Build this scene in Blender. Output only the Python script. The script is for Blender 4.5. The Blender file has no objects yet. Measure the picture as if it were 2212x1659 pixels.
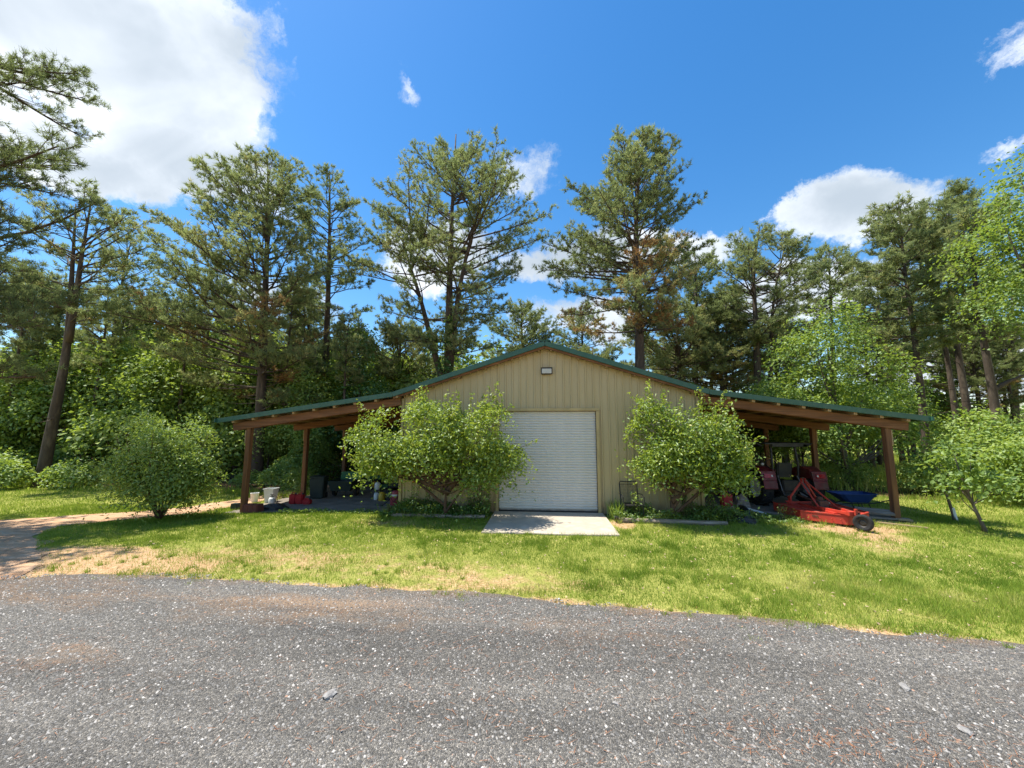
import bpy, bmesh, math, random
import numpy as np
from mathutils import Vector, Matrix

# ------------------------------------------------------------------ camera, sky, sun
scene = bpy.context.scene
col = scene.collection
R = math.radians
CAM_POS = np.array([0.0, 0.0, 2.4]); YAW, PITCH, FPX = 4.96, 7.0, 833.0
cd = bpy.data.cameras.new('camera'); cam = bpy.data.objects.new('camera', cd); col.objects.link(cam)
cam.location = CAM_POS; cam.rotation_euler = (R(90 + PITCH), 0, R(YAW))
cd.sensor_width = 36.0; cd.lens = 36.0 * FPX / 2212.0; cd.clip_start = 0.05; cd.clip_end = 2000
scene.camera = cam
SUN = Vector((-0.40, 0.05, 1.0)).normalized()            # towards the sun
SUN_EL = math.asin(SUN.z); SUN_ROT = math.atan2(SUN.x, SUN.y)
sd = bpy.data.lights.new('sun', 'SUN'); sd.energy = 5.0; sd.angle = R(0.5); sd.color = (1.0, 0.95, 0.86)
so = bpy.data.objects.new('sun', sd); col.objects.link(so)
so.rotation_euler = SUN.to_track_quat('Z', 'Y').to_euler(); so.location = (-20, 0, 50)
scene.view_settings.view_transform = 'Standard'; scene.view_settings.look = 'None'
scene.view_settings.exposure = 0.8; scene.view_settings.gamma = 1.0; scene.view_settings.use_curve_mapping = False
scene.cycles.use_denoising = True
scene.cycles.max_bounces = 6; scene.cycles.diffuse_bounces = 3; scene.cycles.glossy_bounces = 2
scene.cycles.transmission_bounces = 4; scene.cycles.transparent_max_bounces = 4
scene.cycles.caustics_reflective = False; scene.cycles.caustics_refractive = False

_a, _p = R(YAW), R(PITCH)
CD = np.array([-math.sin(_a) * math.cos(_p), math.cos(_a) * math.cos(_p), math.sin(_p)])
CR = np.array([math.cos(_a), math.sin(_a), 0.0]); CU = np.cross(CR, CD)
def ray(x, y): return CD + CR * (x - 1106.0) / FPX + CU * (829.5 - y) / FPX
def at(x, y, Y):
    "survey helper: the point of the place seen at photo position x, y that stands Y metres away"
    v = ray(x, y); return CAM_POS + v * (Y / v[1])

class NT:
    "tiny node-tree helper"
    def __init__(s, nt): s.nt = nt; nt.nodes.clear()
    def n(s, t, **k):
        o = s.nt.nodes.new(t)
        for a, v in k.items(): setattr(o, a, v)
        return o
    def put(s, sock, v):
        if v is None: return
        if isinstance(v, bpy.types.NodeSocket): s.nt.links.new(v, sock)
        else: sock.default_value = v
    def math(s, op, a, b=None, c=None, clamp=False):
        o = s.n('ShaderNodeMath', operation=op, use_clamp=clamp)
        for i, v in enumerate((a, b, c)): s.put(o.inputs[i], v)
        return o.outputs[0]
    def vmath(s, op, a, b=None, out=0):
        o = s.n('ShaderNodeVectorMath', operation=op); s.put(o.inputs[0], a)
        if b is not None: s.put(o.inputs[1], b)
        return o.outputs[out]
    def noise(s, vec, scale, detail=4.0, rough=0.55, dist=0.0, col_=False):
        o = s.n('ShaderNodeTexNoise'); s.put(o.inputs['Vector'], vec); s.put(o.inputs['Scale'], scale)
        o.inputs['Detail'].default_value = detail; o.inputs['Roughness'].default_value = rough; o.inputs['Distortion'].default_value = dist
        return o.outputs[1 if col_ else 0]
    def voro(s, vec, scale, feature='F1', out='Distance', rnd=1.0):
        o = s.n('ShaderNodeTexVoronoi', feature=feature); s.put(o.inputs['Vector'], vec); s.put(o.inputs['Scale'], scale)
        o.inputs['Randomness'].default_value = rnd
        return o.outputs[out]
    def ramp(s, f, stops, interp='LINEAR'):
        o = s.n('ShaderNodeValToRGB'); o.color_ramp.interpolation = interp; el = o.color_ramp.elements
        while len(el) > 1: el.remove(el[-1])
        for i, (p, c) in enumerate(stops):
            e = el[0] if i == 0 else el.new(p)
            e.position = p; e.color = (*c, 1) if len(c) == 3 else c
        s.put(o.inputs[0], f); return o.outputs[0]
    def mix(s, f, a, b, mode='MIX'):
        o = s.n('ShaderNodeMix', data_type='RGBA', blend_type=mode); s.put(o.inputs[0], f)
        for i, v in ((6, a), (7, b)):
            if isinstance(v, tuple) and len(v) == 3: v = (*v, 1)
            s.put(o.inputs[i], v)
        return o.outputs[2]
    def mrange(s, v, a, b, c=0.0, d=1.0, smooth=True):
        o = s.n('ShaderNodeMapRange', interpolation_type='SMOOTHSTEP' if smooth else 'LINEAR')
        for i, q in enumerate((v, a, b, c, d)): s.put(o.inputs[i], q)
        return o.outputs[0]
    def bump(s, h, strength=0.3, dist=0.01):
        o = s.n('ShaderNodeBump'); o.inputs['Strength'].default_value = strength; o.inputs['Distance'].default_value = dist
        s.put(o.inputs['Height'], h); return o.outputs[0]
    def obj(s): return s.n('ShaderNodeTexCoord').outputs['Object']
    def attr(s, name):
        o = s.n('ShaderNodeAttribute', attribute_name=name); return o.outputs['Fac']

# world: clear Nishita sky with cumulus clouds at fixed places of the sky and more of them all round
w = bpy.data.worlds.new('World'); scene.world = w; w.use_nodes = True
T = NT(w.node_tree)
sky = T.n('ShaderNodeTexSky', sky_type='NISHITA', sun_disc=False, sun_elevation=SUN_EL, sun_rotation=SUN_ROT, altitude=200.0, air_density=1.25, dust_density=0.35, ozone_density=3.2)
dirv = T.n('ShaderNodeTexCoord').outputs['Generated']
wob = T.vmath('SCALE', T.vmath('SUBTRACT', T.noise(dirv, 4.0, 8.0, 0.66, col_=True), (0.5, 0.5, 0.5)))
wob.node.inputs['Scale'].default_value = 0.21
d2 = T.vmath('ADD', dirv, wob)
CLOUDS = [  # photo position, half width, half height (photo units), weight
    (60, 10, 520, 330, 1.0), (340, 160, 370, 290, 1.0), (420, 345, 290, 140, 1.0), (470, 60, 190, 150, .8), (590, 130, 75, 65, .42),
    (150, 330, 330, 120, 1.0), (878, 208, 42, 40, .34), (1150, 375, 110, 75, .52), (960, 555, 190, 95, .8), (1120, 575, 90, 45, .5), (1330, 545, 260, 70, .75),
    (1500, 540, 150, 50, .8), (1850, 455, 170, 115, .95), (1960, 400, 60, 50, .4), (2185, 90, 140, 110, .5), (2165, 305, 75, 34, .36), (1700, 640, 260, 90, .8), (1250, 690, 200, 70, .6),
    (2150, 800, 330, 130, .75), (600, 640, 180, 80, .45)]
dens = None
for (x, y, a, b, wt) in CLOUDS:
    c = ray(x, y); c = c / np.linalg.norm(c)
    t1 = np.cross(c, (0, 0, 1)); t1 /= np.linalg.norm(t1); t2 = np.cross(t1, c)
    fs = 1.0 / (1 + ((x - 1106) / FPX) ** 2 + ((y - 829) / FPX) ** 2)
    sx = a / FPX * fs ** 0.75; sy = b / FPX * fs ** 0.75
    rel = T.vmath('SUBTRACT', d2, tuple(c))
    u = T.math('DIVIDE', T.vmath('DOT_PRODUCT', rel, tuple(t1), out=1), sx)
    v = T.math('DIVIDE', T.vmath('DOT_PRODUCT', rel, tuple(t2), out=1), sy)
    wv = T.math('DIVIDE', T.vmath('DOT_PRODUCT', rel, tuple(c), out=1), 0.9)
    r2 = T.math('ADD', T.math('ADD', T.math('MULTIPLY', u, u), T.math('MULTIPLY', v, v)), T.math('MULTIPLY', wv, wv))
    m = T.math('MULTIPLY', T.math('SUBTRACT', 1.0, r2, clamp=True), wt)
    dens = m if dens is None else T.math('MAXIMUM', dens, m)
big = T.noise(dirv, 1.7, 3.0, 0.5)
away = T.math('LESS_THAN', T.vmath('DOT_PRODUCT', dirv, tuple(CD), out=1), 0.35)
other = T.math('MULTIPLY', T.mrange(big, 0.50, 0.68), away)
dens = T.math('MAXIMUM', dens, other)
fine = T.noise(d2, 7.0, 10.0, 0.68)
cov = T.mrange(T.math('ADD', dens, T.math('MULTIPLY', T.math('SUBTRACT', fine, 0.5), 1.25)), 0.20, 0.58)
shade = T.mrange(T.math('ADD', T.math('MULTIPLY', T.noise(dirv, 3.2, 5.0, 0.5, 0.6), 1.0), T.math('MULTIPLY', dens, 0.24)), 0.40, 0.80)
ccol = T.ramp(shade, [(0.0, (0.95, 0.97, 1.0)), (0.42, (0.68, 0.74, 0.81)), (1.0, (0.43, 0.50, 0.58))])
hs = T.n('ShaderNodeHueSaturation'); hs.inputs['Saturation'].default_value = 1.33; hs.inputs['Value'].default_value = 1.0; T.put(hs.inputs['Color'], sky.outputs[0])
b1 = T.n('ShaderNodeBackground'); T.put(b1.inputs[0], hs.outputs[0]); b1.inputs[1].default_value = 0.115
b2 = T.n('ShaderNodeBackground'); T.put(b2.inputs[0], ccol); b2.inputs[1].default_value = 0.8
ms = T.n('ShaderNodeMixShader'); T.put(ms.inputs[0], cov); T.put(ms.inputs[1], b1.outputs[0]); T.put(ms.inputs[2], b2.outputs[0])
wo = T.n('ShaderNodeOutputWorld'); T.put(wo.inputs[0], ms.outputs[0])
w.cycles.sampling_method = 'MANUAL'; w.cycles.sample_map_resolution = 512

# ------------------------------------------------------------------ object helpers
def setp(o, label=None, cat=None, group=None, kind=None):
    if label: o['label'] = label
    if cat: o['category'] = cat
    if group: o['group'] = group
    if kind: o['kind'] = kind
    return o
def thing(name, label, cat, loc=(0, 0, 0), rz=0.0, group=None):
    o = bpy.data.objects.new(name, None); col.objects.link(o)
    o.location = loc; o.rotation_euler = (0, 0, rz); o.empty_display_size = 0.2
    return setp(o, label, cat, group)
def link(name, me, mat=None, parent=None):
    o = bpy.data.objects.new(name, me); col.objects.link(o)
    if mat is not None and not me.materials: me.materials.append(mat)
    if parent is not None: o.parent = parent
    return o
def copy_tree(o, parent=None):
    c = o.copy(); col.objects.link(c); c.parent = parent
    for ch in list(o.children): copy_tree(ch, c)
    return c

class MB:
    "collects shapes for one mesh part"
    def __init__(s): s.v = []; s.f = []
    def add(s, vs, fs):
        k = len(s.v); s.v += [tuple(map(float, q)) for q in vs]; s.f += [tuple(i + k for i in f) for f in fs]; return s
    def box(s, c, d, rz=0.0, rx=0.0, ry=0.0, taper=1.0):
        m = Matrix.Rotation(rz, 3, 'Z') @ Matrix.Rotation(ry, 3, 'Y') @ Matrix.Rotation(rx, 3, 'X')
        vs = []
        for z in (-1, 1):
            k = taper if z > 0 else 1.0
            for x, y in ((-1, -1), (1, -1), (1, 1), (-1, 1)):
                vs.append(Vector(c) + m @ Vector((x * d[0] / 2 * k, y * d[1] / 2 * k, z * d[2] / 2)))
        return s.add(vs, [(3, 2, 1, 0), (4, 5, 6, 7), (0, 1, 5, 4), (1, 2, 6, 5), (2, 3, 7, 6), (3, 0, 4, 7)])
    def beam(s, p, q, wd, ht, up=(0, 0, 1)):
        p, q = Vector(p), Vector(q); d = (q - p).normalized(); x = d.cross(Vector(up))
        if x.length < 1e-4: x = d.cross(Vector((0, 1, 0)))
        x.normalize(); z = x.cross(d); vs = []
        for e in (p, q):
            for a, b in ((-1, -1), (1, -1), (1, 1), (-1, 1)): vs.append(e + x * a * wd / 2 + z * b * ht / 2)
        return s.add(vs, [(0, 1, 2, 3), (7, 6, 5, 4), (4, 5, 1, 0), (5, 6, 2, 1), (6, 7, 3, 2), (7, 4, 0, 3)])
    def tube(s, pts, rad, n=8, cap=True):
        pts = [Vector(p) for p in pts]; k = len(s.v)
        if not hasattr(rad, '__len__'): rad = [rad] * len(pts)
        prev = None; rings = []
        for i, p in enumerate(pts):
            d = (pts[min(i + 1, len(pts) - 1)] - pts[max(i - 1, 0)])
            d = d.normalized() if d.length > 1e-9 else Vector((0, 0, 1))
            if prev is None: x = d.orthogonal().normalized()
            else:
                x = prev - d * prev.dot(d); x = x.normalized() if x.length > 1e-6 else d.orthogonal().normalized()
            prev = x; y = d.cross(x)
            rings.append([p + (x * math.cos(2 * math.pi * j / n) + y * math.sin(2 * math.pi * j / n)) * rad[i] for j in range(n)])
        vs = [q for r in rings for q in r]; fs = []
        for i in range(len(pts) - 1):
            for j in range(n): fs.append((i * n + j, i * n + (j + 1) % n, (i + 1) * n + (j + 1) % n, (i + 1) * n + j))
        if cap: fs.append(tuple(range(n - 1, -1, -1))); fs.append(tuple((len(pts) - 1) * n + j for j in range(n)))
        return s.add(vs, fs)
    def lathe(s, prof, n=16, c=(0, 0, 0), axis='Z', cap=True):
        vs = []
        for r, h in prof:
            for j in range(n):
                a = 2 * math.pi * j / n; x, y = r * math.cos(a), r * math.sin(a)
                q = {'Z': (x, y, h), 'X': (h, x, y), 'Y': (y, h, x)}[axis]
                vs.append((q[0] + c[0], q[1] + c[1], q[2] + c[2]))
        m = len(prof); fs = []
        for i in range(m - 1):
            for j in range(n): fs.append((i * n + j, i * n + (j + 1) % n, (i + 1) * n + (j + 1) % n, (i + 1) * n + j))
        if cap: fs.append(tuple(range(n - 1, -1, -1))); fs.append(tuple((m - 1) * n + j for j in range(n)))
        return s.add(vs, fs)
    def prism(s, poly, z0, z1):
        n = len(poly); vs = [(x, y, z0) for x, y in poly] + [(x, y, z1) for x, y in poly]
        return s.add(vs, [tuple(range(n - 1, -1, -1)), tuple(range(n, 2 * n))] + [(i, (i + 1) % n, n + (i + 1) % n, n + i) for i in range(n)])
    def mesh(s, name, bevel=0.0, seg=2, smooth=False):
        me = bpy.data.meshes.new(name); me.from_pydata(s.v, [], s.f)
        bm = bmesh.new(); bm.from_mesh(me)
        bmesh.ops.recalc_face_normals(bm, faces=bm.faces)
        if bevel > 0:
            ed = [e for e in bm.edges if len(e.link_faces) == 2 and e.calc_face_angle(0) > 0.6]
            bmesh.ops.bevel(bm, geom=ed, offset=bevel, segments=seg, affect='EDGES', clamp_overlap=True)
        bm.to_mesh(me); bm.free()
        if smooth: me.shade_smooth()
        return me
    def build(s, name, mat, parent=None, bevel=0.0, smooth=False, seg=2):
        o = link(name, s.mesh(name, bevel, seg, smooth), mat, parent)
        if smooth and bevel >= 0:
            try: o.data.set_sharp_from_angle(angle=R(40))
            except Exception: pass
        return o

def np_mesh(name, V, F, tint=None, smooth=False):
    V = np.asarray(V, dtype=np.float32).reshape(-1, 3); F = np.asarray(F, dtype=np.int32); k = F.shape[1]
    me = bpy.data.meshes.new(name); me.vertices.add(len(V)); me.vertices.foreach_set('co', V.ravel())
    me.loops.add(F.size); me.loops.foreach_set('vertex_index', F.ravel())
    me.polygons.add(len(F)); me.polygons.foreach_set('loop_start', np.arange(0, F.size, k, dtype=np.int32))
    if tint is not None:
        a = me.attributes.new('tint', 'FLOAT', 'POINT'); a.data.foreach_set('value', np.asarray(tint, dtype=np.float32))
    me.update(calc_edges=True)
    if smooth: me.shade_smooth()
    return me

_rs = np.random.RandomState(5); _tab = _rs.rand(256, 256)
def vnoise(x, y, f=1.0):
    x = np.asarray(x) * f + 300.3; y = np.asarray(y) * f + 411.7; xi = np.floor(x).astype(int); yi = np.floor(y).astype(int)
    u = x - xi; v = y - yi; u = u * u * (3 - 2 * u); v = v * v * (3 - 2 * v); g = lambda i, j: _tab[i % 256, j % 256]
    return (g(xi, yi) * (1 - u) + g(xi + 1, yi) * u) * (1 - v) + (g(xi, yi + 1) * (1 - u) + g(xi + 1, yi + 1) * u) * v
def fbm(x, y, f=1.0, o=3):
    return sum(vnoise(x, y, f * 2 ** i) * 0.5 ** i for i in range(o)) / sum(0.5 ** i for i in range(o))
def S(t): t = np.clip(t, 0, 1); return t * t * (3 - 2 * t)
def g(x, y):
    "height of the ground"
    x = np.asarray(x, float); y = np.asarray(y, float)
    return (-0.08 - 0.15 * S((-x - 6) / 5) * S((y - 8) / 5) - 0.012 * np.clip(y - 14, 0, 40)) + 0.02 * (fbm(x, y, 0.35, 2) - 0.5) * S((np.hypot(x, y - 14) - 2) / 8)
def gz(x, y): return float(g(x, y))
# ------------------------------------------------------------------ materials
def pm(name, c1, c2=None, scale=6.0, rough=0.6, bump=0.0, bscale=40.0, metal=0.0, spec=0.5, stretch=None, c3=None, detail=5.0):
    m = bpy.data.materials.new(name); m.use_nodes = True; t = NT(m.node_tree)
    vec = t.obj()
    if stretch: vec = t.vmath('MULTIPLY', vec, stretch)
    b = t.n('ShaderNodeBsdfPrincipled')
    if c2 is None: c2 = tuple(q * 0.75 for q in c1)
    f = t.noise(vec, scale, detail, 0.6)
    cc = t.ramp(f, [(0.32, c1), (0.62, c2)] if c3 is None else [(0.3, c1), (0.5, c2), (0.68, c3)])
    t.put(b.inputs['Base Color'], cc); t.put(b.inputs['Roughness'], t.mrange(t.noise(vec, scale * 2.3, 3), 0.3, 0.7, max(rough - .1, .05), min(rough + .12, 1)))
    b.inputs['Metallic'].default_value = metal; b.inputs['Specular IOR Level'].default_value = spec
    if bump: t.put(b.inputs['Normal'], t.bump(t.noise(vec, bscale, 4), bump, 0.01))
    o = t.n('ShaderNodeOutputMaterial'); t.put(o.inputs[0], b.outputs[0]); return m
def fol(name, stops, transl=0.35, gloss=0.12, rough=0.45, tmix=0.6):
    "leaf material: colour from the tint of each leaf, light passes through"
    m = bpy.data.materials.new(name); m.use_nodes = True; t = NT(m.node_tree)
    cc = t.ramp(t.attr('tint'), stops)
    d = t.n('ShaderNodeBsdfDiffuse'); t.put(d.inputs[0], cc)
    tr = t.n('ShaderNodeBsdfTranslucent'); t.put(tr.inputs[0], t.mix(tmix, cc, (0.42, 0.52, 0.05), 'MIX'))
    x = t.n('ShaderNodeMixShader'); x.inputs[0].default_value = transl; t.put(x.inputs[1], d.outputs[0]); t.put(x.inputs[2], tr.outputs[0])
    out = x
    if gloss:
        gl = t.n('ShaderNodeBsdfGlossy'); gl.inputs['Roughness'].default_value = rough; gl.inputs[0].default_value = (0.9, 0.95, 1, 1)
        x2 = t.n('ShaderNodeMixShader'); x2.inputs[0].default_value = gloss; t.put(x2.inputs[1], x.outputs[0]); t.put(x2.inputs[2], gl.outputs[0]); out = x2
    o = t.n('ShaderNodeOutputMaterial'); t.put(o.inputs[0], out.outputs[0]); return m

M = {}
M['siding'] = pm('tan_metal_siding', (0.495, 0.395, 0.212), (0.445, 0.352, 0.182), 1.5, 0.45, 0.03, 6, stretch=(1, 1, .3))
def splash(m):
    t = NT.__new__(NT); t.nt = m.node_tree; b = [n for n in t.nt.nodes if n.type == 'BSDF_PRINCIPLED'][0]; src = b.inputs['Base Color'].links[0].from_socket
    sp = t.n('ShaderNodeSeparateXYZ'); v = t.obj(); t.put(sp.inputs[0], v)
    f = t.math('MULTIPLY', t.mrange(t.math('ADD', sp.outputs[2], t.math('MULTIPLY', t.noise(v, 5, 6, .7), -.55)), 0.16, -.25), .55)
    st = t.math('MULTIPLY', t.mrange(t.noise(t.vmath('MULTIPLY', v, (9, 9, .35)), 1.0, 5, .7), .55, .8), .22)
    c = t.mix(st, src, (0.30, 0.24, 0.14)); t.put(b.inputs['Base Color'], t.mix(f, c, (0.24, 0.14, 0.075)))
splash(M['siding'])
M['siding_trim'] = pm('tan_trim', (0.50, 0.38, 0.17), None, 2, 0.45)
M['green'] = pm('green_painted_trim', (0.026, 0.092, 0.058), (0.034, 0.108, 0.07), 3, 0.45)
M['roof_in'] = pm('roof_sheet', (0.16, 0.16, 0.15), (0.2, 0.2, 0.19), 3, 0.4, metal=.4)
M['door'] = pm('white_door_steel', (0.70, 0.68, 0.63), (0.63, 0.61, 0.56), 1.2, 0.4, stretch=(1, 1, .4))
M['rubber'] = pm('black_rubber', (0.012, 0.012, 0.012), (0.02, 0.02, 0.02), 10, 0.8, .1)
M['wood'] = pm('treated_lumber', (0.27, 0.12, 0.045), (0.18, 0.075, 0.028), 2.2, 0.75, 0.2, 30, stretch=(.35, 6, 6), c3=(0.12, 0.048, 0.018))
M['wood_post'] = pm('treated_post', (0.27, 0.125, 0.05), (0.19, 0.085, 0.035), 2.2, 0.8, 0.25, 30, stretch=(6, 6, .35), c3=(0.12, 0.055, 0.025))
M['purlin'] = pm('pale_purlin_wood', (0.42, 0.29, 0.15), (0.33, 0.21, 0.1), 2.2, 0.75, 0.2, 30, stretch=(6, .35, 6))
M['grey_wood'] = pm('weathered_timber', (0.33, 0.27, 0.21), (0.22, 0.175, 0.135), 3, 0.9, 0.5, 20, stretch=(.5, 5, 5), c3=(0.42, 0.36, 0.3))
M['tan_wood'] = pm('new_board', (0.5, 0.36, 0.2), None, 3, 0.8, .2, 20)
M['bark'] = pm('pine_bark', (0.105, 0.076, 0.052), (0.06, 0.043, 0.03), 3.5, 0.95, 1.0, 9, stretch=(1, 1, .28), c3=(0.155, 0.118, 0.085))
M['bark2'] = pm('grey_bark', (0.17, 0.14, 0.115), (0.10, 0.08, 0.065), 5, 0.95, 0.6, 14, stretch=(1, 1, .4), c3=(0.22, 0.19, 0.16))
M['bark3'] = pm('plum_bark', (0.15, 0.085, 0.05), (0.085, 0.05, 0.032), 7, 0.9, 0.6, 25, stretch=(1, 1, .4))
M['concrete'] = pm('concrete', (0.52, 0.445, 0.35), (0.40, 0.34, 0.265), 1.6, 0.9, 0.35, 35, c3=(0.57, 0.49, 0.39), detail=9)
M['red'] = pm('orange_red_paint', (0.60, 0.05, 0.024), (0.48, 0.045, 0.026), 3, 0.55, .1, 30, c3=(0.36, 0.085, 0.055), detail=8)
M['tractor_red'] = pm('tractor_red_paint', (0.17, 0.012, 0.014), (0.12, 0.012, 0.012), 4, 0.5, c3=(0.1, 0.03, 0.02))
M['can_red'] = pm('red_plastic', (0.42, 0.012, 0.02), (0.34, 0.012, 0.018), 3, 0.45)
M['dull_red'] = pm('faded_red_plastic', (0.36, 0.06, 0.075), (0.30, 0.05, 0.06), 3, 0.5)
M['brick_red'] = pm('brown_red_plastic', (0.20, 0.06, 0.04), (0.15, 0.05, 0.035), 5, 0.7)
M['black'] = pm('black_plastic', (0.014, 0.015, 0.016), (0.024, 0.025, 0.026), 4, 0.5)
M['dark_metal'] = pm('dark_metal', (0.03, 0.03, 0.032), (0.05, 0.045, 0.04), 7, 0.5, metal=.5)
M['steel'] = pm('bare_steel', (0.35, 0.35, 0.35), (0.24, 0.22, 0.2), 8, 0.45, metal=.8)
M['rust'] = pm('rusty_iron', (0.16, 0.075, 0.04), (0.09, 0.045, 0.03), 9, 0.85, .3)
M['white_pl'] = pm('white_plastic', (0.72, 0.73, 0.70), (0.62, 0.63, 0.6), 4, 0.5)
M['yellow'] = pm('yellow_vinyl', (0.62, 0.36, 0.02), (0.52, 0.29, 0.02), 4, 0.5)
M['jug_yellow'] = pm('yellow_plastic', (0.55, 0.36, 0.03), (0.48, 0.31, 0.03), 3, 0.45)
M['cart_green'] = pm('green_poly', (0.03, 0.16, 0.05), (0.025, 0.12, 0.04), 3, 0.5)
M['bin_green'] = pm('dark_green_plastic', (0.018, 0.03, 0.026), (0.025, 0.04, 0.034), 3, 0.55)
M['blue'] = pm('blue_poly', (0.012, 0.05, 0.2), (0.012, 0.04, 0.15), 3, 0.5)
M['tan_cloth'] = pm('tan_canvas', (0.46, 0.33, 0.2), (0.36, 0.25, 0.15), 6, 0.9, .4, 12)
M['lens'] = pm('frosted_lens', (0.66, 0.64, 0.56), None, 3, 0.3)
M['bronze'] = pm('bronze_housing', (0.05, 0.04, 0.03), None, 5, 0.5)
M['tail_lens'] = pm('red_tail_lens', (0.4, 0.01, 0.012), None, 3, 0.2)
M['amber'] = pm('amber_lens', (0.7, 0.3, 0.05), None, 3, 0.2)
M['rock'] = pm('grey_rock', (0.36, 0.34, 0.31), (0.2, 0.19, 0.18), 14, 0.9, .8, 30, c3=(0.45, 0.43, 0.4))

M['needle'] = fol('pine_needles', [(0.0, (0.14, 0.17, 0.075)), (0.45, (0.29, 0.345, 0.15)), (0.72, (0.43, 0.42, 0.18)), (0.86, (0.45, 0.30, 0.14)), (1.0, (0.38, 0.20, 0.095))], 0.5, 0.0, 0.5, 0.15)
M['leaf_wood'] = fol('woodland_leaves', [(0.0, (0.085, 0.155, 0.025)), (0.5, (0.195, 0.305, 0.052)), (1.0, (0.36, 0.45, 0.10))], 0.46, 0.03, 0.55)
M['leaf_plum'] = fol('plum_leaves', [(0.0, (0.085, 0.165, 0.018)), (0.5, (0.23, 0.335, 0.032)), (0.9, (0.45, 0.50, 0.05)), (1.0, (0.55, 0.46, 0.065))], 0.45, 0.05, 0.5)
M['leaf_bush'] = fol('bush_leaves', [(0.0, (0.08, 0.16, 0.028)), (0.6, (0.20, 0.31, 0.055)), (1.0, (0.33, 0.43, 0.09))], 0.42, 0.04, 0.5)
M['leaf_dark'] = fol('vine_leaves', [(0.0, (0.035, 0.10, 0.02)), (0.6, (0.075, 0.175, 0.03)), (1.0, (0.14, 0.26, 0.045))], 0.38, 0.04, 0.5)
M['grass'] = fol('grass_blades', [(0.0, (0.125, 0.215, 0.03)), (0.35, (0.275, 0.37, 0.06)), (0.6, (0.43, 0.455, 0.115)), (0.8, (0.55, 0.46, 0.21)), (1.0, (0.58, 0.43, 0.24))], 0.35, 0.0, 0.4)
M['straw'] = pm('fallen_needles', (0.36, 0.15, 0.055), (0.28, 0.11, 0.045), 9, 0.8)
M['petal'] = pm('orange_petal', (0.75, 0.18, 0.02), None, 5, 0.5)

def ground_mat():
    m = bpy.data.materials.new('lawn_ground'); m.use_nodes = True; t = NT(m.node_tree); v = t.obj()
    fine = t.noise(v, 22, 6, 0.65); mid = t.noise(v, 2.2, 5, 0.6)
    green = t.ramp(t.math('ADD', t.math('MULTIPLY', fine, .7), t.math('MULTIPLY', mid, .3)), [(0.3, (0.12, 0.14, 0.03)), (0.5, (0.26, 0.27, 0.06)), (0.66, (0.40, 0.36, 0.11))])
    dryc = t.ramp(fine, [(0.3, (0.27, 0.14, 0.065)), (0.5, (0.44, 0.28, 0.145)), (0.66, (0.54, 0.40, 0.24))])
    litter = t.ramp(t.noise(v, 9, 6, .7), [(0.3, (0.05, 0.032, 0.02)), (0.5, (0.11, 0.065, 0.035)), (0.66, (0.17, 0.10, 0.05))])
    dry = t.mrange(t.math('ADD', t.attr('dry'), t.math('MULTIPLY', t.math('SUBTRACT', t.noise(v, 3.5, 6, .65), .5), 1.1)), 0.32, 0.72)
    c = t.mix(dry, green, dryc); c = t.mix(t.attr('wood'), c, litter)
    b = t.n('ShaderNodeBsdfPrincipled'); t.put(b.inputs['Base Color'], c); b.inputs['Roughness'].default_value = 0.95; b.inputs['Specular IOR Level'].default_value = 0.1
    t.put(b.inputs['Normal'], t.bump(fine, 0.8, 0.03)); o = t.n('ShaderNodeOutputMaterial'); t.put(o.inputs[0], b.outputs[0]); return m
def gravel_mat():
    m = bpy.data.materials.new('crushed_stone'); m.use_nodes = True; t = NT(m.node_tree); v = t.obj()
    vn = t.vmath('ADD', v, t.vmath('SCALE', t.noise(v, 30, 2, col_=True))); vn.node.inputs[1].links[0].from_node.inputs['Scale'].default_value = 0.012
    cellc = t.voro(vn, 62, 'F1', 'Color'); cd_ = t.voro(vn, 62, 'F1', 'Distance'); edge = t.voro(vn, 62, 'DISTANCE_TO_EDGE', 'Distance')
    bw = t.n('ShaderNodeSeparateColor'); t.put(bw.inputs[0], cellc)
    st = t.ramp(bw.outputs[0], [(0.0, (0.08, 0.079, 0.078)), (0.45, (0.165, 0.161, 0.156)), (0.75, (0.26, 0.25, 0.235)), (0.93, (0.34, 0.32, 0.295)), (1.0, (0.46, 0.43, 0.395))])
    fines = t.ramp(t.noise(v, 60, 4, .7), [(0.35, (0.17, 0.16, 0.148)), (0.65, (0.36, 0.34, 0.31))])
    dirt = t.ramp(t.noise(v, 25, 5, .7), [(0.3, (0.26, 0.15, 0.09)), (0.65, (0.45, 0.32, 0.215))])
    c = t.mix(t.mrange(edge, 0.0, 0.12), fines, st)
    dm = t.mrange(t.math('ADD', t.attr('dry'), t.math('MULTIPLY', t.math('SUBTRACT', t.noise(t.vmath('MULTIPLY', v, (.4, 1, 1)), 2.0, 8, .72), .5), 1.9)), 0.38, 0.95)
    c = t.mix(t.math('MULTIPLY', dm, 0.75), c, dirt)
    c = t.mix(1.0, c, t.ramp(t.noise(t.vmath('MULTIPLY', v, (.16, 1.3, 1)), .9, 6, .65), [(0.3, (0.52, 0.505, 0.475)), (0.7, (1.12, 1.08, 1.0))]), 'MULTIPLY')
    b = t.n('ShaderNodeBsdfPrincipled'); t.put(b.inputs['Base Color'], c); b.inputs['Roughness'].default_value = 0.85; b.inputs['Specular IOR Level'].default_value = 0.3
    h = t.math('ADD', t.math('SUBTRACT', t.mrange(edge, 0, .25), t.math('MULTIPLY', cd_, .4)), t.math('MULTIPLY', t.noise(v, 5, 3), 2.0))
    t.put(b.inputs['Normal'], t.bump(h, 0.9, 0.012)); o = t.n('ShaderNodeOutputMaterial'); t.put(o.inputs[0], b.outputs[0]); return m
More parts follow.
